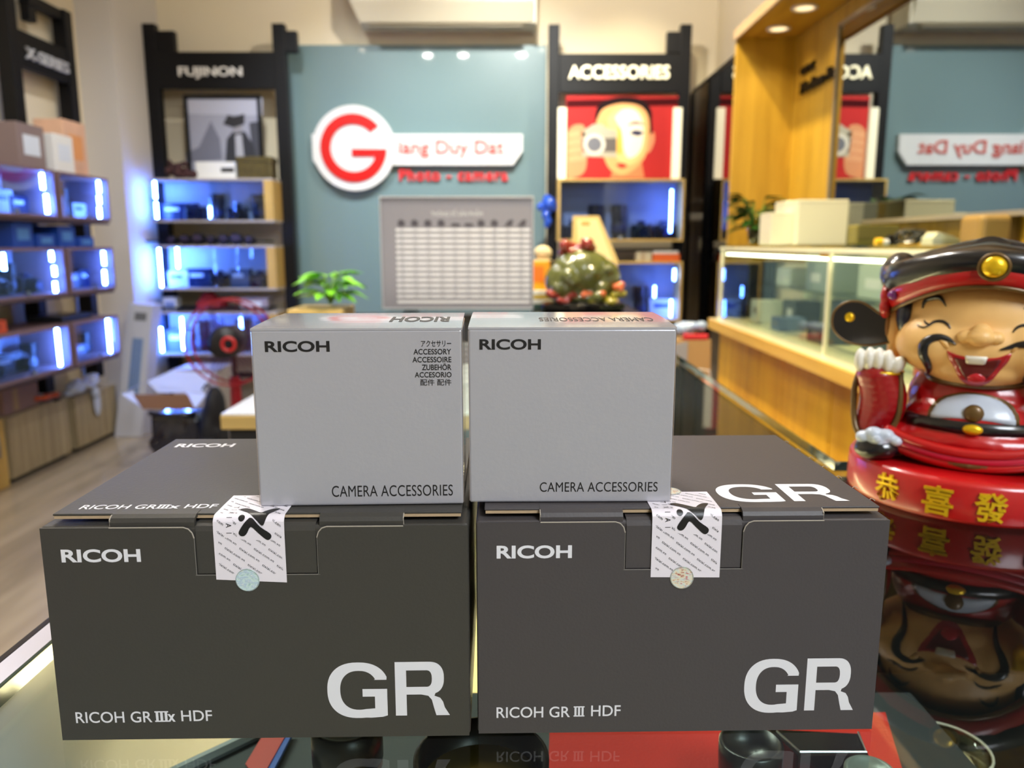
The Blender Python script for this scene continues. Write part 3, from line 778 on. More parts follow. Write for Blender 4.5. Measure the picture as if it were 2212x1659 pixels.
# ------------------------------------------------------------------ plants
m_leafy = M('leaf_lime', (130,205,50), .4, mott=.35, mscale=30)
m_leafd = M('leaf_dark', (34,80,22), .4, mott=.35, mscale=30)
def leaf(bm, base, tip, width, droop=.15):
    base = Vector(base); tip = Vector(tip); d = tip-base; L = d.length
    s = d.cross(Vector((0, 0, 1)))
    if s.length < 1e-4: s = Vector((1, 0, 0))
    s.normalize(); up = s.cross(d).normalized(); rows = []
    for k, ww in enumerate((.05, .7, 1, .8, .4, .02)):
        q = k/5; c = base + d*q - Vector((0, 0, 1))*droop*L*q*q
        rows.append([bm.verts.new(c - s*width*ww/2 + up*width*.15*ww), bm.verts.new(c), bm.verts.new(c + s*width*ww/2 + up*width*.15*ww)])
    for r0, r1 in zip(rows, rows[1:]):
        for k in (0, 1): bm.faces.new((r0[k], r0[k+1], r1[k+1], r1[k]))
def plant(name, label, base, spread, height, n, lw, mat, seed, vase=None):
    t = thing(name, label, 'plant', base); rn = random.Random(seed); base = Vector(base)
    for k in range(n):
        a_ = k*2.4+rn.random(); r = spread*(.35+.65*rn.random()); z = height*(.35+.65*rn.random())
        st = base+Vector((0, 0, .01)); mid = base+Vector((math.cos(a_)*r*.55, math.sin(a_)*r*.55, z))
        bm = tube(bmesh.new(), [st, (st+mid)/2+Vector((0, 0, height*.12)), mid], .0018, 5); sm = link('stem', bm, M('stem_green', (110,150,60), .5), t)
        tip = mid + Vector((math.cos(a_), math.sin(a_), .25-.5*rn.random()))*lw*1.9
        bm = bmesh.new(); leaf(bm, mid, tip, lw); link('leaf', bm, mat, t)
    return t
pb = at(715, 665, 2.32)
plant('potted_pothos', 'bright green leafy plant growing in the pale wooden box', (pb.x, 2.32, zl_+.008), .085, .10, 42, .040, m_leafy, 4)

# ------------------------------------------------------------------ stone ornament and neighbours on the ledge
oc = at(1262, 660, 2.30)
t = thing('turtle_ornament', 'glossy green stone turtle ornament with red top on a black oval base', 'ornament', (oc.x, 2.34, zl_))
m_jade = M('jade_resin', (84,88,42), .25, coat=.7, mott=.6, mscale=14)
m_jadeR = M('red_resin', (130,36,22), .25, coat=.7, mott=.4, mscale=40)
m_jadeO = M('orange_resin', (190,90,40), .3, coat=.7, mott=.4, mscale=40)
m_jadeY = M('olive_resin', (150,140,30), .3, coat=.7, mott=.4, mscale=40)
link('base', lathe(bmesh.new(), None, [(.112, 0), (.125, .006), (.125, .02), (.112, .026), (.001, .026)], 36, Matrix.Translation((oc.x, 2.34, zl_)) @ Matrix.Diagonal((1, .6, 1, 1))), m_blackgloss, t)
rn = random.Random(5)
bm = bmesh.new(); ox, oy, oz = oc.x, 2.34, zl_+.02
ell(bm, (ox-.005, oy, oz+.09), (.092, .06, .07)); ell(bm, (ox+.055, oy, oz+.07), (.056, .045, .062)); ell(bm, (ox-.055, oy-.01, oz+.065), (.06, .045, .06)); ell(bm, (ox, oy, oz+.02), (.10, .055, .022))
for k in range(14): ell(bm, (ox-.08+.16*rn.random(), oy-.03-.02*rn.random(), oz+.02+.09*rn.random()), .012+.012*rn.random(), 10, 8)
link('shell', remesh(bm, .004, 3), m_jade, t, smooth=True)
bm = bmesh.new()
for k in range(16): ell(bm, (ox-.065+.09*rn.random(), oy-.02+.03*rn.random(), oz+.148+.035*rn.random()), .011+.008*rn.random(), 10, 8)
link('dragon_head', remesh(bm, .0035, 2), m_jadeR, t, smooth=True)
for k, (dx, dz, m_) in enumerate(((-.092, .03, m_jadeR), (-.03, .025, m_jadeR), (.01, .028, m_jadeO), (.05, .03, m_jadeO), (.092, .05, m_jadeO), (.10, .03, m_jadeY), (.03, .012, m_jadeY), (.07, .012, m_jadeY), (-.06, .012, m_jadeR))):
    bm = bmesh.new()
    for q in range(7): ell(bm, (ox+dx+.018*(rn.random()-.5)*1.6, oy-.055+.015*rn.random(), oz+dz+.014*(rn.random()-.5)), .006+.006*rn.random(), 8, 6)
    link('coral', remesh(bm, .003, 1), m_, t, smooth=True)
def leaning(name, label, cat, pxs, Y, mat, lean=.04, th=.004, extra=None):
    v = [at(*p, Y) for p in pxs]; z0 = min(q.z for q in v); z1 = max(q.z for q in v)
    t = thing(name, label, cat, (v[0].x, Y, z0))
    f = lambda u, w_, q: Vector((u, Y+(w_-z0)/(z1-z0)*lean+th*q, w_))
    link('card', prism(bmesh.new(), [(q.x, q.z) for q in v], f), mat, t); return t, f
t, f = leaning('framed_card', 'gold edged greeting card standing behind the stone ornament', 'card', [(1240, 465), (1297, 465), (1336, 560), (1336, 668), (1232, 668)], 2.48, M('card_gold', (206,176,96), .4))
v = [at(*p, 2.48) for p in [(1248, 473), (1292, 473), (1325, 560), (1325, 640), (1256, 640)]]
link('print', prism(bmesh.new(), [(q.x, q.z) for q in v], lambda u, w_, q: f(u, w_, -.3*q)), M('card_cream', (226,206,140), .4), t)
v = [at(*p, 2.48) for p in [(1258, 478), (1276, 478), (1276, 486), (1258, 486)]]
link('emblem', prism(bmesh.new(), [(q.x, q.z) for q in v], lambda u, w_, q: f(u, w_, -.6*q)), M('card_orange', (225,150,40), .4), t)
v = at(1170, 598, 2.45)
t = thing('yellow_box', 'orange-yellow box on the ledge between notice board and stone ornament', 'box', (v.x, 2.45, zl_))
p_, q_ = at(1152, 565, 2.42), at(1188, 615, 2.42)
link('body', B(p_.x, q_.x, 2.42, 2.5, zl_+.055, p_.z, .002), M('box_yellow', (235,160,20), .4), t)
link('front_label', B(p_.x, q_.x-.02, 2.4192, 2.42, zl_+.08, p_.z-.015), M('box_orange', (245,120,20), .4), t)
for k in range(4):
    zz_ = zl_+.001+.0135*k
    o = link('book', B(p_.x-.004*(k % 2), q_.x+.01, 2.40, 2.5, zz_, zz_+.0128, .001), M('book_cover%d' % k, [(60,90,84), (230,230,225), (200,170,60), (225,225,215)][k], .5))
    tag(o, ['dark green book lying lowest under the orange-yellow box', 'white book, second from bottom under the orange-yellow box', 'mustard book, third from bottom under the orange-yellow box', 'cream book, topmost directly under the orange-yellow box'][k], 'book', 'books under the yellow box')
v = at(1172, 560, 2.5); bm = ell(bmesh.new(), (v.x, 2.47, p_.z+.024), (.028, .024, .024)); bm2 = None
t = thing('cream_hat', 'round cream woven dome resting on the orange-yellow box', 'ornament', (v.x, 2.47, p_.z)); link('dome', bm, M('cream_weave', (205,190,150), .8, bump=.4, bscale=200), t, smooth=True)
link('brim', lathe(bmesh.new(), (v.x, 2.47, p_.z+.001), [(.001, 0), (.030, 0), (.030, .003), (.022, .005)], 24), M('cream_weave'), t)
# blue hanging charm beside the panel edge
t = thing('hanging_charm', 'small shiny blue figure charm hanging at the panel edge', 'charm', at(1183, 450, 4.93))
m_bluec = M('charm_blue', (20,80,200), .15, coat=1)
bm = bmesh.new()
for (x, y, r) in ((1190, 440, 16), (1172, 447, 9), (1186, 430, 10), (1198, 448, 10), (1184, 465, 10), (1188, 478, 9), (1186, 486, 7)): ell(bm, at(x-4, y, 4.93), r/1700*4.93, 12, 8)
link('figure', remesh(bm, .006, 2), m_bluec, t, smooth=True)
a_, b_ = at(1190, 380, 4.962), at(1187, 430, 4.93); link('cord', cyl(bmesh.new(), a_, b_, .003, seg=6), m_black, t)

# ------------------------------------------------------------------ air conditioner
t = thing('air_conditioner', 'white wall air conditioner above the blue panel', 'air conditioner', at(950, 30, 5.2))
a_, b_ = at(757, 0, 4.95), at(1152, 62, 4.95)
bz = at(950, 60, 5.0).z; top = bz+.32
prof = [(5.19, bz+.02), (5.19, top), (4.99, top), (4.93, top-.04), (4.92, bz+.13), (4.96, bz+.02), (5.02, bz)]
bm = bmesh.new(); x0_, x1_ = a_.x, b_.x
va = [bm.verts.new((x0_+(.05 if z < bz+.1 else 0)+.0, y, z)) for y, z in prof]; vb = [bm.verts.new((x1_, y, z)) for y, z in prof]
bm.faces.new(va); bm.faces.new(vb[::-1])
for k in range(7): bm.faces.new((va[k], vb[k], vb[(k+1) % 7], va[(k+1) % 7]))
m_ac = M('ac_shell', (196,188,166), .35, coat=.3)
link('shell', bm, m_ac, t)
link('louvre', B(x0_+.10, x1_-.06, 4.945, 5.01, bz-.006, bz+.001, .002), M('ac_louvre', (150,140,118), .5), t)
link('side_cap', B(x1_, x1_+.02, 4.95, 5.19, bz+.01, top, .006), m_ac, t)
link('front_line', B(x0_+.05, x1_-.02, 4.9395, 4.944, bz+.095, bz+.099), M('ac_line', (110,104,90), .6), t)

# ------------------------------------------------------------------ display cases
class FR:    # a local frame: x along the width, y into the depth, z up
    def __init__(s, org, rz): s.m = Matrix.Translation(org) @ Matrix.Rotation(rz, 4, 'Z')
    def T(s, bm): bm.transform(s.m); return bm
m_items = [M('item_navy', (20,36,74), .35), M('item_black', (16,20,30), .3), M('item_grey', (84,96,120), .5), M('item_white', (210,218,230), .5), M('item_blue', (30,70,160), .4)]
def cam_item(fr, x, y, z, s, kind, label, group, rn):
    nm = {'camera': 'display_camera', 'lens': 'display_lens', 'carton': 'display_carton'}[kind]
    p = fr.m @ Vector((x, y, z)); t = thing(nm, label, kind, p, group=group)
    g = fr.T
    if kind == 'camera':
        w = .105*s; h = .066*s
        bm = box(bmesh.new(), x-w/2, x+w/2, y, y+.04*s, z, z+h, .006*s, 2); link('body', g(bm), m_items[1], t)
        bm = box(bmesh.new(), x-w*.2, x+w*.15, y+.006*s, y+.034*s, z+h, z+h+.02*s, .005*s, 1); link('viewfinder', g(bm), m_items[0], t)
        bm = cyl(bmesh.new(), (x-.0, y-.045*s, z+h*.47), (x, y, z+h*.47), .027*s, .03*s, 20); l = link('lens', g(bm), m_darkbody, t)
        bm = cyl(bmesh.new(), (x, y-.0465*s, z+h*.47), (x, y-.0455*s, z+h*.47), .02*s, seg=20); link('front_glass', g(bm), m_lensglass, l)
        bm = cyl(bmesh.new(), (x+w*.36, y+.02*s, z+h), (x+w*.36, y+.02*s, z+h+.008*s), .008*s, seg=12); link('dial', g(bm), m_greyplastic, t)
    elif kind == 'lens':
        r = .03*s; h = (.085+.06*rn.random())*s
        m = fr.m @ Matrix.Translation((x, y+.03*s, z))
        bm = lathe(bmesh.new(), None, [(r*.8, 0), (r*.8, h*.1), (r, h*.15), (r, h*.45), (r*.95, h*.47), (r*.95, h*.6), (r*1.05, h*.63), (r*1.05, h), (r*.8, h)], 20, m); link('barrel', bm, m_darkbody, t)
        bm = lathe(bmesh.new(), None, [(r*1.01, h*.2), (r*1.03, h*.21), (r*1.03, h*.4), (r*1.01, h*.41)], 20, m); link('focus_ring', bm, m_items[0], t)
    else:
        w, h, d_ = (.07+.05*rn.random())*s, (.05+.05*rn.random())*s, .05*s
        mt = m_items[rn.choice((0, 2, 3, 4, 0))]
        bm = box(bmesh.new(), x-w/2, x+w/2, y, y+d_, z, z+h, .0015); link('carton', g(bm), mt, t)
        bm = box(bmesh.new(), x-w*.35, x+w*.2, y-.0008, y, z+h*.55, z+h*.75); link('printed_band', g(bm), m_items[3] if mt != m_items[3] else m_items[4], t)
def case(label, place, fr, w, h, d, strips, woodR, seed, items='cml', n=5, dim=False, frame=None, glassL=False):
    t = thing('lit_display_case', label, 'display case', fr.m @ Vector((w/2, d/2, 0)), group='lit display cases')
    th = .012; g = fr.T; fm = frame or M('case_frame', (176,168,160), .5)
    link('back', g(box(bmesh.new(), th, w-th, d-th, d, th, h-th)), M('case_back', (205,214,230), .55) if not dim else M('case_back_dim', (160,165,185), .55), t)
    link('base', g(box(bmesh.new(), 0, w, 0, d, 0, th)), fm, t); link('top', g(box(bmesh.new(), 0, w, 0, d, h-th, h)), fm, t)
    if glassL: link('side', g(box(bmesh.new(), .002, .006, .004, d, th, h-th)), m_caseglass, t)
    else: link('side', g(box(bmesh.new(), 0, th, 0, d, th, h-th)), fm, t)
    link('side', g(box(bmesh.new(), w-th-(.04 if woodR else 0), w, 0, d, th, h-th)), m_oak if woodR else fm, t)
    wi = w-th-(.04 if woodR else 0)
    link('front_glass', g(box(bmesh.new(), th, wi, .003, .007, th, h-th)), m_caseglass, t)
    link('slider_clip', g(box(bmesh.new(), w/2-.01, w/2+.01, -.004, .003, th, th+.02)), m_metal, t)
    for (sx_, f0, f1, hot) in strips:
        x = th+.012+(wi-2*th-.012)*sx_
        link('led_strip', g(box(bmesh.new(), x-.005, x+.005, .014, .024, th+(h-2*th)*f0, th+(h-2*th)*f1)), m_led if hot else m_ledsoft, t)
    rn = random.Random(seed); k = 0
    kinds = {'c': 'camera', 'm': 'carton', 'l': 'lens'}
    for k in range(n):
        kd = kinds[rn.choice(items)]; x = th+.02+(wi-th-.03)*(k+.5)/n
        s = min(2.1, (h-2*th)/.13)*(.8+.35*rn.random()); s = min(s, (wi/n)/(.114 if kd == 'camera' else .095))
        cam_item(fr, x, d*.47+.01*rn.random(), th+.0005, s, kd, '%s %s, %s from left in the %s' % ({'camera': 'small black', 'carton': 'small cardboard', 'lens': 'stubby black'}[kd], {'camera': 'camera', 'carton': 'carton', 'lens': 'lens'}[kd], ORD[k], place), 'goods in the ' + place, rn)
    return t
def post(bm, x0, x1, y0, y1, z0, z1): return box(bm, x0, x1, y0, y1, z0, z1, .002, 1)

# rack left of the blue panel
YF = 4.78
def rack(label, xa, xb, hz0, hz1, word, wpx, Y0, ztop, hooks, wm, lw=.075):
    t = thing('display_rack', label, 'rack', ((xa+xb)/2, Y0, 0), group='black display racks')
    for x in (xa, xb):
        link('post', B(x-lw/2, x+lw/2, Y0, Y0+.06, 0, ztop, .003), m_black, t)
    for x, s in hooks:
        link('wall_bracket', B(min(x, x+s*.11), max(x, x+s*.11), Y0+.005, Y0+.055, ztop-.16, ztop-.04, .003), m_black, t)
        link('wall_bracket', B(x-.02, x+.02, Y0+.06, 5.19, ztop-.12, ztop-.08, .003), m_black, t)
    hd = link('header_panel', B(xa+lw/2, xb-lw/2, Y0-.004, Y0+.03, hz0, hz1, .002), m_black, t)
    link('lettering', text(bmesh.new(), word, px_fn(Y0-.006, *wpx, d=.015), bold=.010, extrude=.02), wm, hd)
    return t
YR = 4.97
A = lambda px, py, Y=YR: at(px, py, Y)
rk1 = rack('black metal display rack with lit cases left of the blue panel', A(323, 100).x, A(602, 100).x, A(450, 192).z, A(450, 112).z, 'FUJINON', (388, 145, 523, 171), YR, A(450, 50).z, [(A(335, 80).x, 1), (A(600, 80).x, 1)], m_letter)
# black and white poster
a_, b_ = at(396, 205, 4.99), at(573, 400, 4.99)
t = thing('framed_poster', 'black framed monochrome poster of a photographer in the left rack', 'poster', ((a_.x+b_.x)/2, 4.99, b_.z))
link('paper', B(a_.x+.02, b_.x-.02, 4.99, 4.995, b_.z, a_.z-.02), M('poster_grey', (150,152,168), .5), t)
for (x0, x1, z0, z1) in ((a_.x, a_.x+.022, b_.z, a_.z), (b_.x-.022, b_.x, b_.z, a_.z), (a_.x+.0225, b_.x-.0225, a_.z-.022, a_.z)):
    link('frame_bar', B(x0, x1, 4.98, 5.0, z0, z1), m_black, t)
for nm, cl_, pts in (('printed_sky', (172,174,190), [(402, 212), (567, 212), (567, 250), (402, 246)]),
                     ('printed_city', (108,110,126), [(402, 330), (430, 318), (455, 262), (475, 300), (480, 345), (402, 350)]),
                     ('printed_crowd', (60,62,72), [(538, 265), (560, 262), (564, 350), (545, 330)]),
                     ('printed_coat', (40,42,50), [(487, 345), (490, 300), (505, 282), (530, 285), (548, 315), (556, 360), (520, 380), (490, 372)]),
                     ('printed_shirt', (165,166,176), [(508, 292), (522, 290), (528, 345), (510, 348)]),
                     ('printed_hat', (34,34,40), [(482, 268), (492, 248), (505, 252), (528, 246), (528, 268), (505, 276)]),
                     ('printed_face', (140,138,146), [(500, 270), (524, 268), (522, 286), (506, 288)])):
    v = [at(*q, 4.9885) for q in pts]; z_ = {'printed_coat': -.0004, 'printed_shirt': -.0008, 'printed_hat': -.0008, 'printed_face': -.0006}.get(nm, 0)
    link(nm, flat(bmesh.new(), [(q.x, q.z) for q in v], lambda u, w_: Vector((u, 4.9885+z_, w_))), M(nm, cl_, .5), t)
def rowcase(label, place, pxa, pya, pxb, pyb, strips, seed, **k):
    a_ = at(pxa, pya, YF); b_ = at(pxb, pyb, YF)
    return case(label, place, FR((a_.x, YF, b_.z), 0), b_.x-a_.x, a_.z-b_.z, .185, strips, True, seed, **k)
rowcase('long lit glass case, topmost in the rack under the monochrome poster', 'top case below the monochrome poster', 321, 385, 592, 480, [(0, .05, .45, 1), (0, .55, .97, 1), (.5, .05, .35, 0)], 11, n=5, glassL=True)
rowcase('long lit glass case, second from top below the monochrome poster', 'second case below the monochrome poster', 331, 530, 598, 627, [(0, .03, .97, 1), (.17, .5, .98, 1)], 12, n=5, glassL=True)
rowcase('long lit glass case, third from top and behind the red fan', 'third case behind the red fan', 333, 674, 603, 769, [(0, .05, .65, 1), (.2, .1, .9, 1), (.75, .3, .9, 0)], 13, n=5, glassL=True)
for k, (py, zlab) in enumerate(((500, 'upper'), (646, 'lower'), (795, 'lowest'))):
    z_ = at(450, py+18, YF).z
    o = link('rack_shelf', B(A(330, 500).x, A(592, 500).x, YF+.02, YR-.002, z_-.012, z_-.002), m_black); tag(o, ['thin black shelf between the top and second left rack cases', 'thin black shelf above the case behind the red fan', 'thin black shelf under the case behind the red fan'][k], 'shelf', 'black rack shelves')
# objects on top of the first case
zt1 = at(450, 385, YF).z
v = at(385, 380, YF)
t = thing('dried_flowers', 'dark red dried flower bunch on the top left rack case', 'flowers', (v.x, YF+.06, zt1)); rn = random.Random(8)
bm = bmesh.new()
for k in range(26): ell(bm, (v.x+.16*(rn.random()-.5), YF+.03+.08*rn.random(), zt1+.012+.085*rn.random()), .012+.014*rn.random(), 8, 6)
link('petals', remesh(bm, .006, 1), M('dried_red', (64,34,36), .8), t)['kind'] = 'stuff'
a_, b_ = at(412, 335, YF), at(503, 385, YF)
t = thing('paper_sheets', 'low white carton on the top left rack case', 'carton', (a_.x, YF+.05, zt1)); link('carton', B(a_.x, b_.x, YF+.06, YF+.16, zt1, zt1+.10, .003), m_white, t)
link('dark_label', B(a_.x+.15, b_.x-.01, YF+.0592, YF+.06, zt1+.04, zt1+.065), m_black, t)
a_, b_ = at(506, 345, YF), at(583, 385, YF)
t = thing('patterned_tin', 'dark gold patterned tin box on the top left rack case', 'tin', (a_.x, YF+.05, zt1)); link('tin', B(a_.x, b_.x, YF+.04, YF+.16, zt1, zt1+.125, .006), M('tin_gold', (90,80,46), .3, metal=.4, mott=.6, mscale=30), t)
link('lid', B(a_.x-.004, b_.x+.004, YF+.036, YF+.164, zt1+.095, zt1+.128, .004), M('tin_gold'), t)
# dark goods between the cases
for (py, n_, pl) in ((530, 7, 'second'), (674, 0, 'third')):
    z_ = at(450, py, YF).z
    for k in range(n_):
        x = at(365+28*k, py, YF).x; r_ = .028+.012*((k*7) % 3)/3
        t = thing('lens_cap_pile', 'dark round lens lying on the %s left rack case, %s from left' % (pl, ORD[k]), 'lens', (x, YF+.09, z_), group='lenses lying on the second case')
        bm = cyl(bmesh.new(), (x, YF+.04, z_+r_), (x, YF+.12, z_+r_), r_, r_*.9, 18); link('barrel', bm, m_items[1], t)
        bm = cyl(bmesh.new(), (x, YF+.037, z_+r_), (x, YF+.0395, z_+r_), r_*.8, seg=18); link('cap', bm, M('cap_purple', (60,50,70), .4), t)
z_ = at(450, 674, YF).z
a_ = at(345, 640, YF); b_ = at(376, 674, YF)
t = thing('white_carton', 'small pale carton at the left end above the fan case', 'carton', (a_.x, YF+.05, z_)); link('carton', B(a_.x, b_.x, YF+.04, YF+.12, z_, z_+.085, .002), M('item_white'), t); link('print', B(a_.x+.01, b_.x-.01, YF+.0392, YF+.04, z_+.02, z_+.06), M('print_bluegrey', (120,140,190), .5), t)
a_, b_ = at(512, 643, YF), at(575, 674, YF)
t = thing('grey_carton', 'flat grey carton at the right end above the fan case', 'carton', (a_.x, YF+.05, z_)); link('carton', B(a_.x, b_.x, YF+.04, YF+.14, z_, z_+.085, .002), M('carton_greypink', (150,140,150), .6), t); link('print', B(a_.x+.02, b_.x-.04, YF+.0392, YF+.04, z_+.03, z_+.06), m_items[3], t)
v = at(447, 655, YF)
t = thing('red_cloth_bag', 'crumpled dark red cloth bag on the shelf above the fan', 'bag', (v.x, YF+.08, z_)); bm = bmesh.new(); rn = random.Random(4)
ell(bm, (v.x, YF+.09, z_+.045), (.10, .05, .045)); ell(bm, (v.x-.02, YF+.09, z_+.085), (.05, .04, .035))
for k in range(8): ell(bm, (v.x+.16*(rn.random()-.5), YF+.06, z_+.02+.05*rn.random()), .025, 8, 6)
link('cloth', remesh(bm, .008, 2), M('cloth_red', (140,20,34), .8), t, smooth=True); link('tie', tube(bmesh.new(), [(v.x-.02+.03*math.cos(q*PI/6), YF+.09+.03*math.sin(q*PI/6), z_+.112) for q in range(12)], .005, 6, True), M('tie_red', (90,14,26), .6), t)

# rack right of the blue panel
rk2 = rack('black metal accessories rack with a portrait poster right of the blue panel', A(1197, 100).x, A(1482, 100).x, A(1340, 200).z, A(1340, 116).z, 'ACCESSORIES', (1228, 142, 1446, 171), YR, A(1340, 52).z, [(A(1482, 80).x, -1)], M('letters_lit', (255,250,225), emit=(255,240,190), es=.8), lw=.066)
# portrait poster in a light frame
YQ = 4.985
a_, b_ = at(1223, 207, YQ), at(1466, 386, YQ)
t = thing('portrait_poster', 'red portrait poster of a face behind a vintage camera', 'poster', ((a_.x+b_.x)/2, YQ, b_.z))
link('paper', B(a_.x, b_.x, YQ, YQ+.006, b_.z, a_.z), M('poster_red', (190,52,52), .8, spec=.1), t)
def pp(nm, col, pts, lay, sm=True):
    v = [at(*q, YQ-.0008*lay) for q in pts]; pl = [(q.x, q.z) for q in v]
    if sm: pl = spl(pl+[pl[0]], 4)[:-1]
    link(nm, fill(bmesh.new(), [pl], lambda u, w_: Vector((u, YQ-.0008*lay, w_))), M(nm, col, .9, spec=.05), t)
pp('printed_top_band', (70,20,24), [(1224, 216), (1465, 212), (1465, 228), (1224, 232)], 1, False)
pp('printed_hair', (40,28,30), [(1284, 268), (1288, 236), (1306, 217), (1345, 209), (1385, 214), (1406, 236), (1408, 262), (1404, 292), (1350, 262), (1290, 292)], 2)
pp('printed_ear', (225,150,110), [(1400, 295), (1412, 285), (1414, 305), (1404, 328), (1397, 325)], 2)
pp('printed_neck', (214,140,96), [(1330, 350), (1385, 345), (1392, 384), (1318, 384)], 2, False)
pp('printed_skin', (240,178,120), [(1288, 262), (1300, 238), (1322, 227), (1350, 223), (1382, 229), (1400, 250), (1403, 290), (1397, 332), (1375, 362), (1345, 378), (1318, 366), (1302, 335), (1290, 300)], 3)
M('printed_face2', (250,222,186), .45)
pp('printed_warm_cheek', (250,206,140), [(1312, 255), (1335, 232), (1370, 232), (1394, 255), (1396, 300), (1388, 335), (1365, 356), (1340, 350), (1322, 320)], 4)
pp('printed_highlight', (255,246,224), [(1328, 254), (1345, 237), (1372, 238), (1388, 262), (1390, 300), (1380, 330), (1358, 342), (1346, 320), (1342, 285)], 4.5)
pp('printed_nose', (244,190,90), [(1336, 270), (1343, 285), (1345, 325), (1334, 334), (1328, 322), (1334, 300)], 4.8)
pp('printed_eye', (60,60,90), [(1360, 288), (1372, 281), (1390, 286), (1378, 294)], 5)
pp('printed_brow', (120,80,60), [(1352, 272), (1372, 262), (1394, 270), (1374, 268)], 5)
pp('printed_lips', (190,70,60), [(1330, 356), (1342, 352), (1355, 357), (1343, 364)], 5)
pp('printed_hand', (214,150,110), [(1225, 285), (1240, 270), (1262, 272), (1262, 300), (1268, 340), (1262, 372), (1240, 384), (1225, 384)], 4)
for k, py in enumerate((288, 305, 322, 340)):
    pp('printed_finger', (226,166,124), [(1228, py), (1245, py-6), (1262, py-2), (1264, py+6), (1248, py+8), (1230, py+9)], 5)
pp('printed_camera', (186,180,160), [(1256, 284), (1270, 276), (1282, 268), (1300, 268), (1312, 278), (1332, 282), (1332, 340), (1258, 338)], 5, False)
pp('printed_camera_skin', (110,104,100), [(1256, 300), (1332, 298), (1332, 328), (1258, 328)], 6, False)
v_ = [(1284+24*math.cos(q*PI/8), 312-24*math.sin(q*PI/8)) for q in range(16)]; pp('printed_lens_ring', (225,220,205), v_, 7, False)
v_ = [(1284+16*math.cos(q*PI/8), 312-16*math.sin(q*PI/8)) for q in range(16)]; pp('printed_lens', (120,122,130), v_, 8, False)
for i_, (pa, pb) in enumerate(((1206, 1222), (1456, 1469))):
    a_, b_ = at(pa, 232, 4.95), at(pb, 386, 4.95)
    link('light_bar', B(a_.x, b_.x, 4.955, 4.975, b_.z, a_.z, .002), M('frame_light', (230,225,200), emit=(255,240,200), es=.55), t)
# accessory cases
m_yfr = wood('case_yellow_frame', (206,170,90), (224,190,112), .5, axis='X')
def rowcase2(label, place, pxa, pya, pxb, pyb, strips, seed, **k):
    a_ = at(pxa, pya, YF); b_ = at(pxb, pyb, YF)
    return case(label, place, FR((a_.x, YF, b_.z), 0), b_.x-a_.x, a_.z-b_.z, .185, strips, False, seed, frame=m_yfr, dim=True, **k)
rowcase2('yellow-framed lit case directly below the portrait poster', 'case below the portrait poster', 1206, 386, 1475, 521, [(.93, .12, .85, 0)], 21, n=5, items='cll')
rowcase2('yellow-framed lit case, lower one behind the stone ornament', 'case behind the stone ornament', 1212, 565, 1470, 695, [(.95, .05, .35, 0), (.80, .4, .6, 0), (.97, .7, .9, 0)], 22, n=5, items='cml')
z_ = at(1400, 565, YF).z
a_, b_ = at(1412, 543, YF), at(1470, 565, YF)
t = thing('orange_carton', 'orange and white carton on the lower yellow-framed case', 'carton', (a_.x, YF+.05, z_)); link('carton', B(a_.x, b_.x, YF+.02, YF+.12, z_, z_+.045, .003), M('carton_orange', (220,100,40), .5), t); link('lid', B(a_.x, b_.x-.01, YF+.02, YF+.12, z_+.0452, z_+.068, .003), m_white, t)
a_, b_ = at(1376, 548, YF), at(1411, 565, YF)
t = thing('cream_carton', 'small cream carton beside the orange and white carton', 'carton', (a_.x, YF+.05, z_)); link('carton', B(a_.x, b_.x-.006, YF+.02, YF+.12, z_, z_+.055, .003), M('carton_cream', (200,190,160), .5), t); link('tape', B(a_.x+.03, a_.x+.05, YF+.0192, YF+.02, z_, z_+.055), m_kraft, t)
o = link('rack_shelf', B(A(1215, 500).x, A(1466, 500).x, YF+.02, YR-.002, at(1340, 535, YF).z-.02, at(1340, 535, YF).z-.008), m_black); tag(o, 'thin black shelf between the two yellow-framed cases', 'shelf', 'black rack shelves')

# glass cabinet wall between the accessories rack and the alcove
XG = 1.13
zg = atX(1490, 208, XG).z
t = thing('glass_cabinet', 'tall reflective glass cabinet between the accessories rack and oak alcove', 'cabinet', (XG, 4.5, 0))
m_mirglass = glass('mirror_glass', (60,86,110), 1.5, minr=.45)
link('glass_front', B(XG, XG+.008, 3.80, 5.14, .06, zg), m_mirglass, t)
link('top_rail', B(XG-.004, XG+.03, 3.79, 5.16, zg, zg+.02, .002), m_black, t)
link('post', B(XG-.01, XG+.04, 5.14, 5.18, .0, zg, .002), m_black, t)
link('back', B(XG+.11, XG+.13, 3.80, 5.18, .0, zg), M('cabinet_inside', (40,60,90), .6), t)
link('plinth', B(XG, XG+.105, 3.80, 5.14, 0, .06), m_black, t)

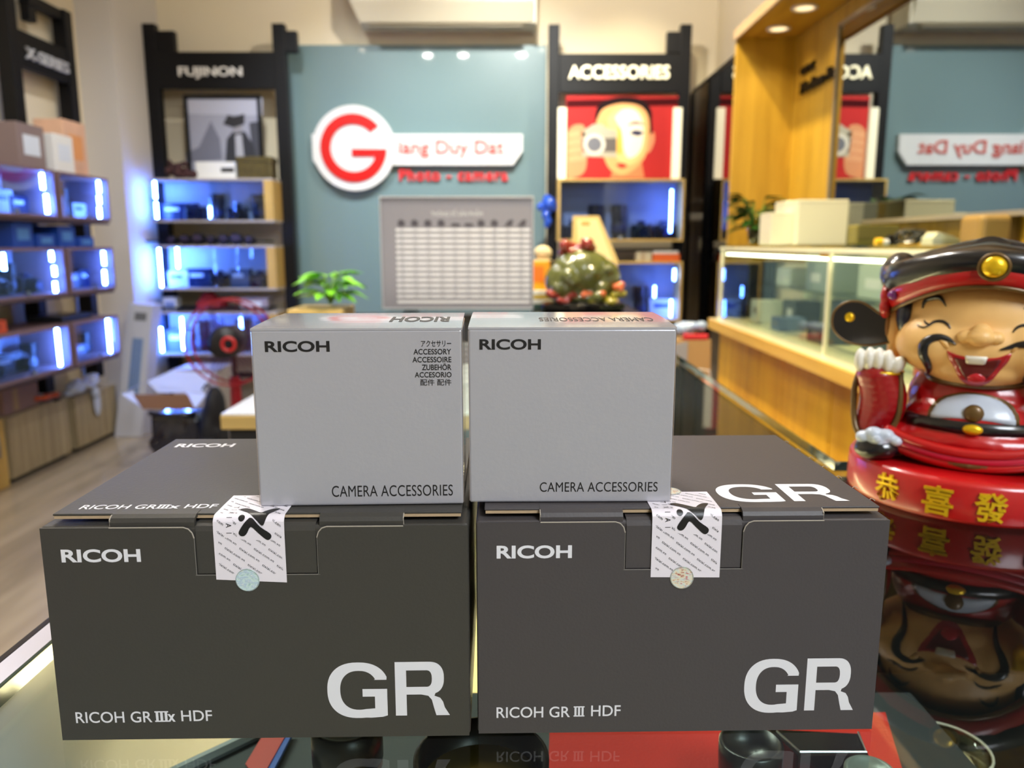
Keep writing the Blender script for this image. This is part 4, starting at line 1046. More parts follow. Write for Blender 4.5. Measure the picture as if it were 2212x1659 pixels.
# ------------------------------------------------------------------ oak alcove on the right
XW = 1.27
ye = 3.72
xe = at(1583, 300, ye).x
zs = at(1590, 82, ye).z
o = link('alcove_end_panel', B(xe, XW, ye, ye+.03, 1.0, zs+.04), m_yellowoak); tag(o, 'tall golden oak end panel of the alcove behind the potted plant', 'panel')
o = link('alcove_wall_panel', B(XW+.0003, XW+.0045, .6, ye-.002, 1.0, zs-.002), m_yellowoak); tag(o, 'golden oak board on the wall behind the mirror and black letters', 'panel')
so = thing('alcove_soffit', 'golden oak ceiling board of the alcove with recessed lights', 'soffit', (1.2, 2.4, zs))
link('board', B(xe, XW, .6, ye-.002, zs, zs+.03), wood('golden_oak_y', (170,128,30), (196,152,44), .5, axis='Y'), so)
link('front_edge', B(xe-.012, xe-.001, .6, ye+.02, zs-.008, zs+.034), m_kraft, so)
for k, (px, py) in enumerate(((1682, 62), (1738, 17))):
    v = atZ(px, py, zs-.002)
    b = lathe(bmesh.new(), (v.x, v.y, zs), [(.05, 0), (.05, -.005), (.038, -.006), (.036, -.001)], 28); l_ = link('downlight_ring', b, m_white, so)
    link('lens', cyl(bmesh.new(), (v.x, v.y, zs-.003), (v.x, v.y, zs-.001), .034), M('downlight_lens', (255,240,205), emit=(255,226,175), es=1.1), l_)
    light('alcove_lamp', 'SPOT', (v.x, v.y, zs-.02), [1.6, 1.6][k], WARM, .03, (v.x+.03, v.y, 0), 120, .7)
light('alcove_lamp', 'SPOT', (1.2, 2.0, zs-.02), 2.5, WARM, .03, (1.1, 2.0, 0), 120, .7)
# lettering on the oak wall
t = thing('wall_lettering', 'black raised wall letters reading GFX on the oak wall left of the mirror', 'sign', (XW, 3.4, 1.7))
def wfn(yfar, ynear, z0, z1): return lambda u, v, w: Vector((XW-.001-.012*w, yfar+(ynear-yfar)*u, z0+(z1-z0)*v))
p_, q_ = atX(1733, 165, XW), atX(1764, 130, XW)
link('word', text(bmesh.new(), 'GFX', wfn(p_.y, q_.y, p_.z, q_.z-.0), bold=.03, extrude=.02), m_black, t)
p_, q_ = atX(1733, 207, XW), atX(1800, 158, XW)
k_ = (q_.y-p_.y)/.62
link('word', text(bmesh.new(), 'Medium Format', wfn(p_.y, p_.y+k_, atX(1733, 205, XW).z, atX(1733, 180, XW).z), bold=.02, extrude=.02), m_black, t)
# mirror-like screen
XM = 1.245
y1_ = atX(1803, 250, XM).y
zt_ = atX(1803, 66, XM).z; zb_ = atX(1830, 478, XM).z
t = thing('wall_mirror', 'huge dark mirror screen on the oak wall reflecting the blue panel', 'mirror', (XM, y1_-1, zb_))
m_mir = M('dark_mirror', (165,170,172), .015, metal=1.0)
link('mirror_face', B(XM, XM+.004, y1_-2.3, y1_, zb_, zt_), m_mir, t)
link('frame_bar', B(XM-.006, XM+.02, y1_-2.3, y1_+.01, zt_, zt_+.014), M('mirror_frame', (176,166,146), .3, metal=.6), t)
link('frame_bar', B(XM-.006, XM+.02, y1_-2.3, y1_+.01, zb_-.014, zb_), M('mirror_frame'), t)
link('frame_bar', B(XM-.006, XM+.02, y1_+.0002, y1_+.012, zb_-.013, zt_+.014), M('mirror_frame'), t)
link('backing', B(XM+.005, XM+.02, y1_-2.29, y1_-.01, zb_+.01, zt_-.01), m_black, t)

# ------------------------------------------------------------------ glass fronted wooden counter on the right
XC = .90
yc1 = atX(1560, 600, XC).y; yc0 = .95
t = thing('shop_counter', 'glass-fronted golden wood sales counter along the right wall', 'counter', (1.1, 2.2, 0))
zc1 = CAMZ-.004
zl0 = at(1560, 705, yc1).z; ledge_t = atX(1560, 698, XC-.05).z
link('top_glass', B(XC-.01, XW-.002, yc0, yc1, zc1-.008, zc1), glass('counter_top_glass', (240,246,238)), t)
m_rail = M('cream_rail', (225,225,195), .35)
link('top_rail', B(XC-.014, XC+.006, yc0, yc1+.01, zc1-.022, zc1-.009, .002), m_rail, t)
for yy_ in (yc1, atX(1795, 600, XC).y, yc0+.01):
    link('upright', B(XC-.009, XC+.002, yy_-.005, yy_+.005, ledge_t, zc1-.023), m_rail, t)
ysp = [yc1-.012, atX(1795, 600, XC).y, yc0]
for k in range(2):
    link('front_pane', B(XC-.004, XC, ysp[k+1]+.012, ysp[k]-.012, ledge_t, zc1-.024), glass('pane_glass', (240,246,240)), t)
link('end_pane', B(XC+.006, XW-.01, yc1-.004, yc1, ledge_t, zc1-.024), glass('pane_glass'), t)
link('ledge', B(XC-.05, XW-.004, yc0, yc1+.012, ledge_t-.045, ledge_t-.001, .003), wood('golden_ledge', (214,166,66), (232,188,90), .35, axis='Y'), t)
link('ledge_laminate', B(XC-.046, XW-.006, yc0+.004, yc1, ledge_t-.001, ledge_t+.001), M('cream_laminate', (224,216,178), .3, coat=.4), t)
link('carcass', B(XC+.02, XW-.006, yc0, yc1, 0, ledge_t-.046), wood('golden_dark', (150,108,36), (170,128,46), .5), t)
nd = 6; dl = (yc1-yc0)/nd
m_door = wood('golden_door', (222,160,22), (244,188,44), .45)
for k in range(nd):
    link('door', B(XC, XC+.019, yc0+dl*k+.002, yc0+dl*(k+1)-.002, .08, ledge_t-.05, .0015), m_door, t)
link('toe_kick', B(XC+.006, XC+.019, yc0, yc1, 0, .078), m_black, t)
link('inner_back', B(XW-.02, XW-.007, yc0, yc1-.01, ledge_t+.002, zc1-.035), M('case_cream_back', (206,210,180), .6), t)
link('inner_shelf', B(XC+.12, XW-.03, yc0, yc1-.02, ledge_t+.15, ledge_t+.154), glass('pane_glass'), t)
link('light_tube', B(XC+.008, XC+.018, yc0+.02, yc1-.02, zc1-.042, zc1-.034), M('tube_emit', (255,255,240), emit=(255,246,214), es=9), t)
# goods in the counter
rn = random.Random(31)
spec = [(3.22, 1.02, .10, .09, (206,210,205), 'white'), (3.05, 1.1, .14, .10, (60,66,70), 'charcoal'), (2.9, 1.0, .09, .05, (90,110,150), 'slate blue'), (2.72, 1.15, .16, .12, (70,86,92), 'grey-green'),
        (2.52, 1.0, .12, .06, (44,50,54), 'black'), (2.35, 1.12, .18, .13, (215,215,195), 'cream'), (2.15, 1.02, .14, .06, (60,74,78), 'dark grey'), (1.98, 1.12, .16, .14, (74,92,98), 'steel grey'),
        (1.82, 1.0, .12, .05, (210,80,40), 'orange'), (1.66, 1.1, .18, .12, (200,205,190), 'pale'), (1.5, 1.0, .1, .06, (70,80,84), 'graphite')]
for k, (y, x, w, h, c_, nm) in enumerate(spec):
    x -= .03
    t = thing('counter_carton', '%s carton, %s from the far end inside the glass sales counter' % (nm, ORD[k]), 'carton', (x, y, ledge_t), group='cartons inside the sales counter')
    link('carton', B(x, x+.10, y-w/2, y+w/2, ledge_t+.0012, ledge_t+h, .003), M('gc%d' % k, c_, .5), t)
    link('label', B(x-.0008, x, y-w*.3, y+w*.1, ledge_t+h*.4, ledge_t+h*.7), m_pw if k % 2 else m_greyplastic, t)
for k, (y, w, h, c_, nm) in enumerate([(3.1, .16, .07, (200,206,200), 'white'), (2.75, .22, .1, (140,152,152), 'grey'), (2.3, .26, .10, (168,178,170), 'pale green'), (1.95, .2, .11, (216,216,196), 'ivory'), (1.6, .25, .1, (150,160,150), 'dull green')]):
    z_ = ledge_t+.1545
    t = thing('shelf_carton', '%s carton, %s from far end on the glass shelf in the sales counter' % (nm, ORD[k]), 'carton', (1.15, y, z_), group='cartons on the inner shelf')
    link('carton', B(1.06, 1.17, y-w/2, y+w/2, z_, z_+h, .003), M('gs%d' % k, c_, .5), t); link('label', B(1.0592, 1.06, y-w*.1, y+w*.3, z_+h*.3, z_+h*.6), m_pw, t)
a_ = atX(1771, 541, XC-.006); b_ = atX(1788, 557, XC-.006)
o = link('yellow_sticker', B(XC-.0055, XC-.0042, b_.y, a_.y, b_.z, a_.z), M('sticker_yellow', (250,190,20), .4)); tag(o, 'small square yellow sticker on the sales counter glass', 'sticker')
# goods on the counter
def cbox(name, label, x0, x1, y0, y1, h, mat, cat='box', lab=True, group=None):
    t = thing(name, label, cat, ((x0+x1)/2, (y0+y1)/2, zc1), group=group)
    link('carton', B(x0, x1, y0, y1, zc1+.0003, zc1+h, .003), mat, t)
    link('lid_seam', B(x0-.0006, x1+.0006, y0-.0006, y1+.0006, zc1+h*.93, zc1+h*.935), M('seam_grey', (150,148,130), .6), t)
    return t
m_wbox = M('white_carton', (216,212,188), .55)
yb_ = 2.75
hh = lambda py, y: at(1700, py, y).z-zc1
cbox('white_box', 'large white carton standing on the sales counter', at(1722, 500, yb_).x, at(1830, 500, yb_).x, yb_, yb_+.14, hh(431, yb_), m_wbox)
cbox('white_box', 'medium white carton behind the large one on the sales counter', at(1700, 500, 2.95).x, at(1745, 500, 2.95).x, 2.95, 3.10, hh(433, 2.95), m_wbox)
cbox('white_box', 'smallest white carton beside the plant vase on the sales counter', at(1665, 500, 2.8).x, at(1714, 500, 2.8).x, 2.8, 2.93, hh(459, 2.8), m_wbox)
cbox('grey_box', 'grey flat box between the white cartons and the mirror', at(1832, 500, 2.85).x, at(1912, 500, 2.85).x, 2.85, 2.98, hh(438, 2.85), M('grey_box_card', (130,132,118), .6))
v = atZ(1905, 517, zc1+.012) if False else at(1900, 520, 2.3)
t = thing('yellow_bottle', 'tiny bottle with yellow cap lying on the sales counter', 'bottle', (v.x, 2.3, zc1))
link('cap', cyl(bmesh.new(), (v.x-.012, 2.3, zc1+.0105), (v.x+.008, 2.3, zc1+.0105), .010, seg=16), M('cap_yellow', (245,190,20), .4), t)
link('bottle', cyl(bmesh.new(), (v.x+.0082, 2.3, zc1+.009), (v.x+.03, 2.3, zc1+.009), .0085, seg=16), m_white, t)
t = thing('cable_tangle', 'tangled black cable lying on the sales counter', 'cable', (at(1965, 520, 2.3).x, 2.3, zc1)); pts = []
for k in range(60):
    q = k*.62; pts.append((at(1968, 520, 2.3).x+.055*math.cos(q)*(.6+.4*math.sin(k*.37)), 2.3+.05*math.sin(q), zc1+.006+.018*(1+math.sin(k*.9))))
link('cable', tube(bmesh.new(), spl(pts, 2), .0035, 6), M('cable_black', (28,26,22), .35, coat=.4), t)
link('plug', B(pts[0][0]-.10, pts[0][0]-.07, 2.29, 2.31, zc1+.0005, zc1+.03, .004), m_blackgloss, t)
v0 = at(2006, 520, 2.2).x; v1 = at(2071, 520, 2.2).x
bm = prism(bmesh.new(), [(v0, zc1+.001), (v1, zc1+.001), (v1, zc1+.012), (v1-.03, zc1+.026), (v0+.015, zc1+.036), (v0, zc1+.02)], lambda u, v, w: Vector((u, 2.18+.06*w, v)))
t = thing('power_adapter', 'pale wedge-shaped power adapter beside the tangled cable', 'adapter', (v0, 2.2, zc1)); link('shell', bm, M('adapter_white', (205,208,180), .35), t); link('seam', B(v0+.004, v1-.006, 2.179, 2.1796, zc1+.011, zc1+.0125), m_greyplastic, t)
t = thing('tan_leather_case', 'tan leather case at the right end of the sales counter', 'case', (at(2190, 500, 2.0).x, 2.0, zc1))
link('body', B(at(2118, 500, 2.0).x, at(2290, 500, 2.0).x, 2.0, 2.1, zc1+.0003, zc1+hh(463, 2.0), .014, 3), M('tan_leather', (150,118,56), .5), t); link('strap', B(at(2180, 500, 2.0).x, at(2200, 500, 2.0).x, 1.997, 2.0, zc1+.001, zc1+hh(466, 2.0)), M('tan_dark', (100,76,34), .5), t)
t = thing('olive_pouch', 'olive yellow pouch behind the yellow-capped bottle on the sales counter', 'pouch', (at(1900, 500, 2.5).x, 2.5, zc1))
link('body', B(at(1850, 500, 2.5).x, at(1945, 500, 2.5).x, 2.5, 2.57, zc1+.0003, zc1+hh(486, 2.5), .006, 2), M('olive_pouch', (120,110,40), .5), t); link('flap', B(at(1853, 500, 2.5).x, at(1942, 500, 2.5).x, 2.496, 2.5, zc1+.02, zc1+hh(487, 2.5), .001), M('olive_flap', (96,88,34), .5), t)
# plant in a glass vase
v = at(1632, 520, 3.25)
pv = plant('vase_plant', 'dark green plant in a clear glass vase at the oak end panel', (v.x, 3.25, zc1), .12, .19, 60, .050, m_leafd, 9)
link('vase', lathe(bmesh.new(), (v.x, 3.25, zc1+.0005), [(.022, 0), (.03, .02), (.036, .06), (.03, .095), (.027, .10)], 24), glass('vase_glass', (210,205,170), 1.5), pv, smooth=True)
link('water', lathe(bmesh.new(), (v.x, 3.25, zc1+.003), [(.001, 0), (.02, 0), (.028, .02), (.033, .055), (.001, .055)], 24), M('vase_water', (90,80,40), .1, coat=1), pv, smooth=True)

# ------------------------------------------------------------------ rack and cases on the left wall
XL = -2.05
def leftcase(label, place, pa, pb, pytop, pybot, strips, seed, ypx=None, **k):
    ya = atX(pa[0], pytop, XL).y if pa[0] else pa[1]; yb2 = atX(pb, pytop, XL).y
    zt2 = atX(pb, pytop, XL).z; zb2 = atX(pb, pybot, XL).z
    return case(label, place, FR((XL, ya, zb2), PI/2), yb2-ya, zt2-zb2, .245, strips, False, seed, frame=M('case_frame_left', (120,96,100), .5), **k), ya, yb2, zb2, zt2
LC = []
rows = [((127,), 232, 386, 478, 'upper'), ((146,), 243, 534, 625, 'middle'), ((156,), 254, 680, 766, 'lower')]
st_b = [[(.88, .02, .3, 1), (.9, .38, .6, 1), (.92, .68, .97, 1)], [(.88, .08, .45, 1), (.9, .6, .95, 1)], [(.88, .03, .97, 1)]]
st_a = [[(.96, .05, .48, 1), (.93, .6, .95, 1)], [(.93, .02, .25, 1), (.94, .4, .62, 1), (.92, .75, .97, 1), (.3, .6, .95, 1)], [(.92, .03, .97, 1)]]
for k, (pa, pb, p0_, p1_, nm) in enumerate(rows):
    pos = ['top', 'middle', 'bottom'][k]
    c_, ya, yb2, zb2, zt2 = leftcase('%s lit case on the left wall, beside the pillar' % pos, '%s left-wall case beside the pillar' % pos, pa, pb, p0_, p1_, st_b[k], 40+k, n=4, items='mml')
    LC.append((ya, yb2, zb2, zt2))
    w = yb2-ya; y1_b = ya-.035
    case('%s lit case on the left wall, nearer the camera' % pos, '%s left-wall case at the frame edge' % pos, FR((XL, y1_b-.60, zb2), PI/2), .60, zt2-zb2, .245, st_a[k], False, 50+k, frame=M('case_frame_left'), n=5, items='mcl' if k else 'mm')
    o = link('rack_shelf', B(-2.296, XL-.01, y1_b-.62, yb2, zb2-.016, zb2-.003), M('shelf_brown', (84,64,64), .5)); tag(o, '%s brown shelf board on the left wall rack' % pos, 'shelf', 'left wall shelf boards')
ztop_l = atX(150, 38, -2.36).z
t = thing('display_rack', 'black metal display rack on the left wall with X-SERIES header', 'rack', (-2.36, 3.8, 0), group='black display racks')
yq0, yq1 = atX(30, 200, -2.33).y, atX(150, 200, -2.33).y
for y in (yq0, yq1): link('post', B(-2.37, -2.30, y-.035, y+.035, .35, ztop_l if y == yq1 else ztop_l+.1, .003), m_black, t)
link('wall_bracket', B(-2.365, -2.31, yq1-.32, yq1-.036, ztop_l-.055, ztop_l-.005, .003), m_black, t)
link('wall_bracket', B(-2.36, -2.315, yq1-.32, yq1-.26, ztop_l-.13, ztop_l-.056, .003), m_black, t)
zh1 = atX(95, 85, -2.30).z; zh0 = atX(95, 160, -2.30).z
hd = link('header_panel', B(-2.345, -2.305, yq0+.036, yq1-.036, zh0, zh1, .002), m_black, t)
p_, q_ = atX(57, 130, -2.30), atX(145, 128, -2.30)
zz0, zz1 = atX(57, 126, -2.30).z, atX(57, 101, -2.30).z
link('lettering', text(bmesh.new(), 'X-SERIES', lambda u, v, w: Vector((-2.304+.012*w, p_.y+(q_.y-p_.y)*u, zz0+(zz1-zz0)*v)), bold=.010, extrude=.02), M('letters_dim', (190,190,190), .4), hd)
# goods on top of the upper left cases
ya, yb2, zb2, zt2 = LC[0]
def lbox(name, label, x0, x1, y0, y1, z0, h, mat, cat='carton', lab=None):
    t = thing(name, label, cat, ((x0+x1)/2, (y0+y1)/2, z0)); link('carton', B(x0, x1, y0, y1, z0+.0004, z0+h, .003), mat, t)
    link('printed_panel', B(x1, x1+.0008, y0+(y1-y0)*.2, y0+(y1-y0)*.8, z0+h*.3, z0+h*.75), lab or m_items[3], t); return t
lbox('white_carton', 'white carton on the upper left wall cases', XL-.2, XL-.03, yb2-.40, yb2-.24, zt2, .17, m_white)
lbox('brown_carton', 'wide brown-pink carton behind the white one on the left wall', XL-.25, XL-.06, yb2-.62, yb2-.42, zt2, .19, M('carton_mauve', (130,112,110), .6))
lbox('flower_print_box', 'orange and pink printed gift box on the upper left wall case', XL-.22, XL-.08, yb2-.22, yb2-.02, zt2, .26, M('gift_print', (214,170,140), .5, mott=.35, mscale=9), lab=M('gift_print2', (220,150,90), .5))
ya, yb2, zb2, zt2 = LC[1]
m_bbox = M('blue_carton', (30,80,190), .5)
for k in range(4):
    lbox('blue_carton', 'bright blue carton between upper and middle left cases, %s from the pillar' % ORD[k], XL-.2, XL-.06, yb2-.20-.17*k, yb2-.06-.17*k, zt2, [.05, .10, .06, .11][k], m_bbox, lab=M('blue_pale', (90,150,230), .5))
ya, yb2, zb2, zt2 = LC[2]
lbox('orange_carton', 'orange box on the lower left wall case at the frame edge', XL-.2, XL-.04, ya-.62, ya-.42, zt2, .055, M('orange_box', (210,84,40), .5), 'box', lab=M('orange_dark', (150,50,30), .5))
lbox('dark_carton', 'black flat case on the lower left wall case by the pillar', XL-.2, XL-.04, ya-.02, ya+.25, zt2, .03, m_items[1], 'case', lab=m_items[0])

# low wooden cupboards at the left wall
def cupboard(label, p0_, p1_, ptop, dark=False):
    a_ = atZ(*p0_, 0); b_ = atZ(*p1_, 0); z = atX(p1_[0], ptop, -2.27).z
    t = thing('low_cupboard', label, 'cupboard', (-2.33, (a_.y+b_.y)/2, 0), group='low wooden cupboards')
    y0, y1 = atX(p0_[0], p0_[1], -2.27).y, atX(p1_[0], p1_[1], -2.27).y
    xf = -2.27
    y0 = a_.y; y1 = b_.y
    link('body', B(xf-.12, xf-.02, y0, y1, .02, z-.012), m_greyoak, t); link('top', B(xf-.125, xf, y0-.004, y1+.004, z-.011, z, .002), m_greyoak, t)
    n = max(2, round((y1-y0)/.13))
    for k in range(n): link('front_board', B(xf-.019, xf-.002-.002*(k % 2), y0+(y1-y0)*k/n+.002, y0+(y1-y0)*(k+1)/n-.002, .025, z-.013, .001), m_greyoak, t)
    link('plinth', B(xf-.11, xf-.03, y0+.01, y1-.01, 0, .02), m_black, t)
    return y0, y1, z
ca = cupboard('low grey-oak cupboard on the left, the nearer one with a mauve sheet on it', (10, 1046), (154, 985), 855)
cb = cupboard('low grey-oak cupboard on the left, the farther one under the plastic bag', (166, 978), (243, 936), 832)
cc = thing('low_cupboard', 'sliver of a low grey-oak cupboard at the left frame edge', 'cupboard', (-2.3, 3.1, 0), group='low wooden cupboards')
link('body', B(-2.39, -2.27, ca[0]-.5, ca[0]-.03, .001, ca[2], .003), m_oak, cc); link('handle', B(-2.268, -2.255, ca[0]-.10, ca[0]-.09, .15, .25), m_metal, cc)
o = thing('mauve_sheet', 'mauve cardboard sheet leaning on the nearer low cupboard', 'cardboard', (-2.24, ca[0]+.2, ca[2])); link('sheet', B(-2.34, -2.30, ca[0]+.03, ca[0]+.30, ca[2]+.0004, ca[2]+.115, .003), M('mauve_card', (150,122,120), .7), o); link('tape', B(-2.30, -2.2992, ca[0]+.10, ca[0]+.14, ca[2]+.01, ca[2]+.11), m_kraft, o)
o = thing('orange_strap', 'crumpled orange strap bundle on the nearer low cupboard', 'strap', (-2.3, ca[1]-.14, ca[2])); bm = bmesh.new(); rn = random.Random(6)
for k in range(7): ell(bm, (-2.31+.04*rn.random(), ca[1]-.2+.14*rn.random(), ca[2]+.02+.02*rn.random()), (.02, .03, .014), 8, 6)
link('webbing', remesh(bm, .006, 1), M('strap_orange', (206,90,50), .6), o, smooth=True); link('buckle', B(-2.275, -2.255, ca[1]-.12, ca[1]-.08, ca[2]+.001, ca[2]+.012, .002), m_black, o)
# crumpled plastic bag on the farther cupboard
o = thing('plastic_bag', 'crumpled translucent white plastic bag on the farther low cupboard', 'bag', (-2.28, cb[0]+.1, cb[2])); bm = bmesh.new(); rn = random.Random(16)
for k in range(22):
    q = rn.random(); ell(bm, (-2.30+.05*rn.random(), cb[0]-.02+.26*q, cb[2]+.03+.055*rn.random()), (.02+.01*rn.random(), .03+.02*rn.random(), .018), 8, 6)
link('film', remesh(bm, .007, 1), M('bag_film', (196,208,232), .25, coat=.6), o)
bm = bmesh.new(); ell(bm, (-2.255, cb[0]+.19, cb[2]-.06), (.008, .035, .075), 12, 10); ell(bm, (-2.25, cb[0]+.17, cb[2]+.0), (.02, .03, .03), 10, 8)
link('hanging_flap', remesh(bm, .006, 1), M('bag_film'), o)

# tall leaning carton, open box, black sacks, fan
yt = 4.35
a_, b_, c_, d_ = at(248, 942, yt), at(306, 945, yt), at(329, 660, yt+.1), at(278, 656, yt+.1)
t = thing('tall_fan_carton', 'tall narrow white carton with blue stripes leaning by the pillar', 'carton', ((a_.x+b_.x)/2, yt, 0))
def tf(u, v, w): 
    lo = Vector((a_.x, yt, .002)).lerp(Vector((b_.x, yt, .002)), u); hi = Vector((d_.x, yt+.1, d_.z)).lerp(Vector((c_.x, yt+.1, c_.z)), u)
    p = lo.lerp(hi, v); return p+Vector((0, .12*w, 0))
link('carton', prism(bmesh.new(), [(0, 0), (1, 0), (1, 1), (0, 1)], tf), M('carton_pale', (190,192,202), .6), t)
for k in range(5): link('printed_stripe', flat(bmesh.new(), [(.34+.08*k, .30), (.375+.08*k, .30), (.375+.08*k, .74), (.34+.08*k, .74)], lambda u, v: tf(u, v, -.008)), M('stripe_blue', (70,110,170), .5), t)
link('printed_picture', flat(bmesh.new(), [(.30, .29), (.76, .29), (.76, .75), (.30, .75)], lambda u, v: tf(u, v, -.004)), M('picture_grey', (140,158,190), .5), t)
link('printed_title', flat(bmesh.new(), [(.3, .88), (.8, .88), (.8, .94), (.3, .94)], lambda u, v: tf(u, v, -.006)), m_greyplastic, t)
ybx = 3.7
t = thing('open_carton', 'open white carton with raised flaps on the black sack', 'carton', (at(365, 880, ybx).x, ybx, 0))
p = lambda px, py, Y=ybx: at(px, py, Y)
def quad(nm, pts, mat, par, th=.004):
    bm = bmesh.new(); vs = [Vector(q) for q in pts]; n_ = (vs[1]-vs[0]).cross(vs[2]-vs[1]).normalized()*th
    a1 = [bm.verts.new(q) for q in vs]; a2 = [bm.verts.new(q+n_) for q in vs]; k = len(vs)
    bm.faces.new(a1); bm.faces.new(a2[::-1])
    for i in range(k): bm.faces.new((a1[i], a2[i], a2[(i+1) % k], a1[(i+1) % k]))
    return link(nm, bm, mat, par)
m_ocw = M('open_carton_white', (196,204,222), .6); m_ock = M('open_carton_kraft', (142,104,74), .8)
quad('front_flap', [p(380, 884), p(422, 884), p(406, 852, ybx+.0), p(288, 852, ybx+.0), p(310, 884)], m_ock, t)
quad('left_flap', [p(262, 852), p(308, 884), p(290, 852, ybx+.12), p(288, 838, ybx+.25), p(318, 824, ybx+.35)], m_ocw, t)
quad('back_flap', [p(318, 824, ybx+.3), p(372, 800, ybx+.34), p(455, 808, ybx+.34), p(440, 848, ybx+.28), p(340, 848, ybx+.28)], m_ocw, t)
quad('right_flap', [p(422, 884), p(446, 852, ybx+.2), p(402, 850, ybx+.2)], m_ocw, t)
t = thing('black_sack', 'glossy black plastic sack holding the open carton', 'sack', (p(370, 930).x, ybx+.1, 0)); bm = bmesh.new(); s0, s1 = p(312, 930).x, p(432, 930).x; zq = p(360, 886).z
box(bm, s0+.02, s1-.02, ybx+.03, ybx+.22, .01, zq-.03); rn = random.Random(2)
for k in range(26): ell(bm, (s0+.03+(s1-s0-.06)*rn.random(), ybx+.03+.03*rn.random(), .06+(zq-.12)*rn.random()), (.045, .02, .045), 8, 6)
link('film', remesh(bm, .012, 3), M('sack_black', (12,20,40), .22, coat=.6), t, smooth=True)
link('neck_fold', tube(bmesh.new(), [(s0+.02, ybx+.02, zq-.02), ((s0+s1)/2, ybx+.012, zq-.03), (s1-.02, ybx+.02, zq-.02)], .012, 8), M('sack_black'), t, smooth=True)
t = thing('black_backpack', 'black backpack standing between the sack and the desk', 'backpack', (p(456, 930).x, ybx, 0)); bm = bmesh.new(); s0, s1 = p(432, 930).x, p(480, 930).x; zq = p(455, 835).z
ell(bm, ((s0+s1)/2, ybx+.02, zq*.42), ((s1-s0)*.48, .10, zq*.43)); ell(bm, ((s0+s1)/2+.02, ybx+.02, zq*.72), ((s1-s0)*.42, .08, zq*.28)); box(bm, s0+.01, s1, ybx-.05, ybx+.1, .005, zq*.5)
link('body', remesh(bm, .01, 6), M('pack_black', (14,15,20), .7), t, smooth=True)
link('front_pocket', B(s0+.02, s1-.01, ybx-.088, ybx-.06, .06, zq*.42, .012, 2), M('pack_black2', (20,21,27), .7), t)
link('strap', tube(bmesh.new(), [((s0+s1)/2-.02, ybx-.02, zq*.97), ((s0+s1)/2, ybx-.02, zq*1.04), ((s0+s1)/2+.03, ybx-.02, zq*.97)], .006, 6), m_black, t)
t = thing('floor_carton', 'plain pale carton behind the open carton near the lowest shelf', 'carton', (at(415, 830, 4.5).x, 4.5, 0)); link('carton', B(at(372, 820, 4.45).x, at(470, 820, 4.45).x, 4.45, 4.7, .001, at(415, 799, 4.45).z, .003), M('carton_greywhite', (176,168,160), .6), t); link('tape', B(at(415, 820, 4.45).x, at(425, 820, 4.45).x, 4.449, 4.45, .01, .25), m_kraft, t)

# pedestal fan
yfn = 3.3
h = at(505, 735, yfn); m_fr = M('fan_red', (150,16,36), .35)
t = thing('pedestal_fan', 'red pedestal fan with dark motor standing behind the desk', 'fan', (h.x, yfn, 0))
Rr = 92/1700*yfn; gc = at(500, 738, yfn)
def ringpts(r, y, n=40): return [(gc.x+r*math.cos(2*PI*k/n), y, gc.z+r*math.sin(2*PI*k/n)) for k in range(n)]
for r, y in ((1, yfn-.05), (1, yfn+.03), ): link('guard_ring', tube(bmesh.new(), ringpts(Rr*r, y), .005, 6, True), m_fr, t)
bm = bmesh.new()
for k in range(40):
    a_ = 2*PI*k/40; tube(bm, [(gc.x+.03*math.cos(a_), yfn-.07, gc.z+.03*math.sin(a_)), (gc.x+Rr*.6*math.cos(a_), yfn-.075, gc.z+Rr*.6*math.sin(a_)), (gc.x+Rr*math.cos(a_), yfn-.05, gc.z+Rr*math.sin(a_))], .0012, 4)
link('guard_wires', bm, M('fan_wire', (120,30,60), .4), t)['kind'] = 'stuff'
for k in range(3):
    bm = bmesh.new(); a0 = 2*PI*k/3; rows_ = []
    for i in range(6):
        r = .03+(Rr*.82-.03)*i/5; wd_ = .25+.6*math.sin(PI*min(1, i/4.2))
        rows_.append([bm.verts.new((gc.x+r*math.cos(a0+wd_*(j-.5)), yfn-.02+.03*(j-.5), gc.z+r*math.sin(a0+wd_*(j-.5)))) for j in (0, .5, 1)])
    for r0, r1 in zip(rows_, rows_[1:]):
        for j in (0, 1): bm.faces.new((r0[j], r0[j+1], r1[j+1], r1[j]))
    link('blade', bm, glass('fan_blade', (196,205,226), 1.3), t)
link('motor', lathe(bmesh.new(), None, [(.02, -.12), (.06, -.11), (.07, -.06), (.065, .02), (.03, .04)], 24, Matrix.Translation((h.x-.012, yfn, h.z)) @ Matrix.Rotation(-PI/2, 4, 'X')), M('motor_black', (14,16,26), .4), t, smooth=True)
link('hub_ring', tube(bmesh.new(), [(h.x+.022+.026*math.cos(2*PI*k/24), yfn-.125, h.z-.002+.026*math.sin(2*PI*k/24)) for k in range(24)], .007, 8, True), M('fan_red2', (200,40,44), .35), t)
link('pole', cyl(bmesh.new(), (h.x-.012, yfn+.02, .03), (h.x-.012, yfn+.02, h.z-.04), .012, seg=14), M('pole_dark', (40,16,30), .4), t)
link('column', cyl(bmesh.new(), (h.x-.012, yfn+.02, .03), (h.x-.012, yfn+.02, at(490, 815, yfn).z), .030, .022, 18), m_fr, t)
link('foot', lathe(bmesh.new(), (h.x-.012, yfn+.02, 0), [(.16, 0), (.16, .012), (.05, .035), (.03, .04)], 28), m_fr, t)

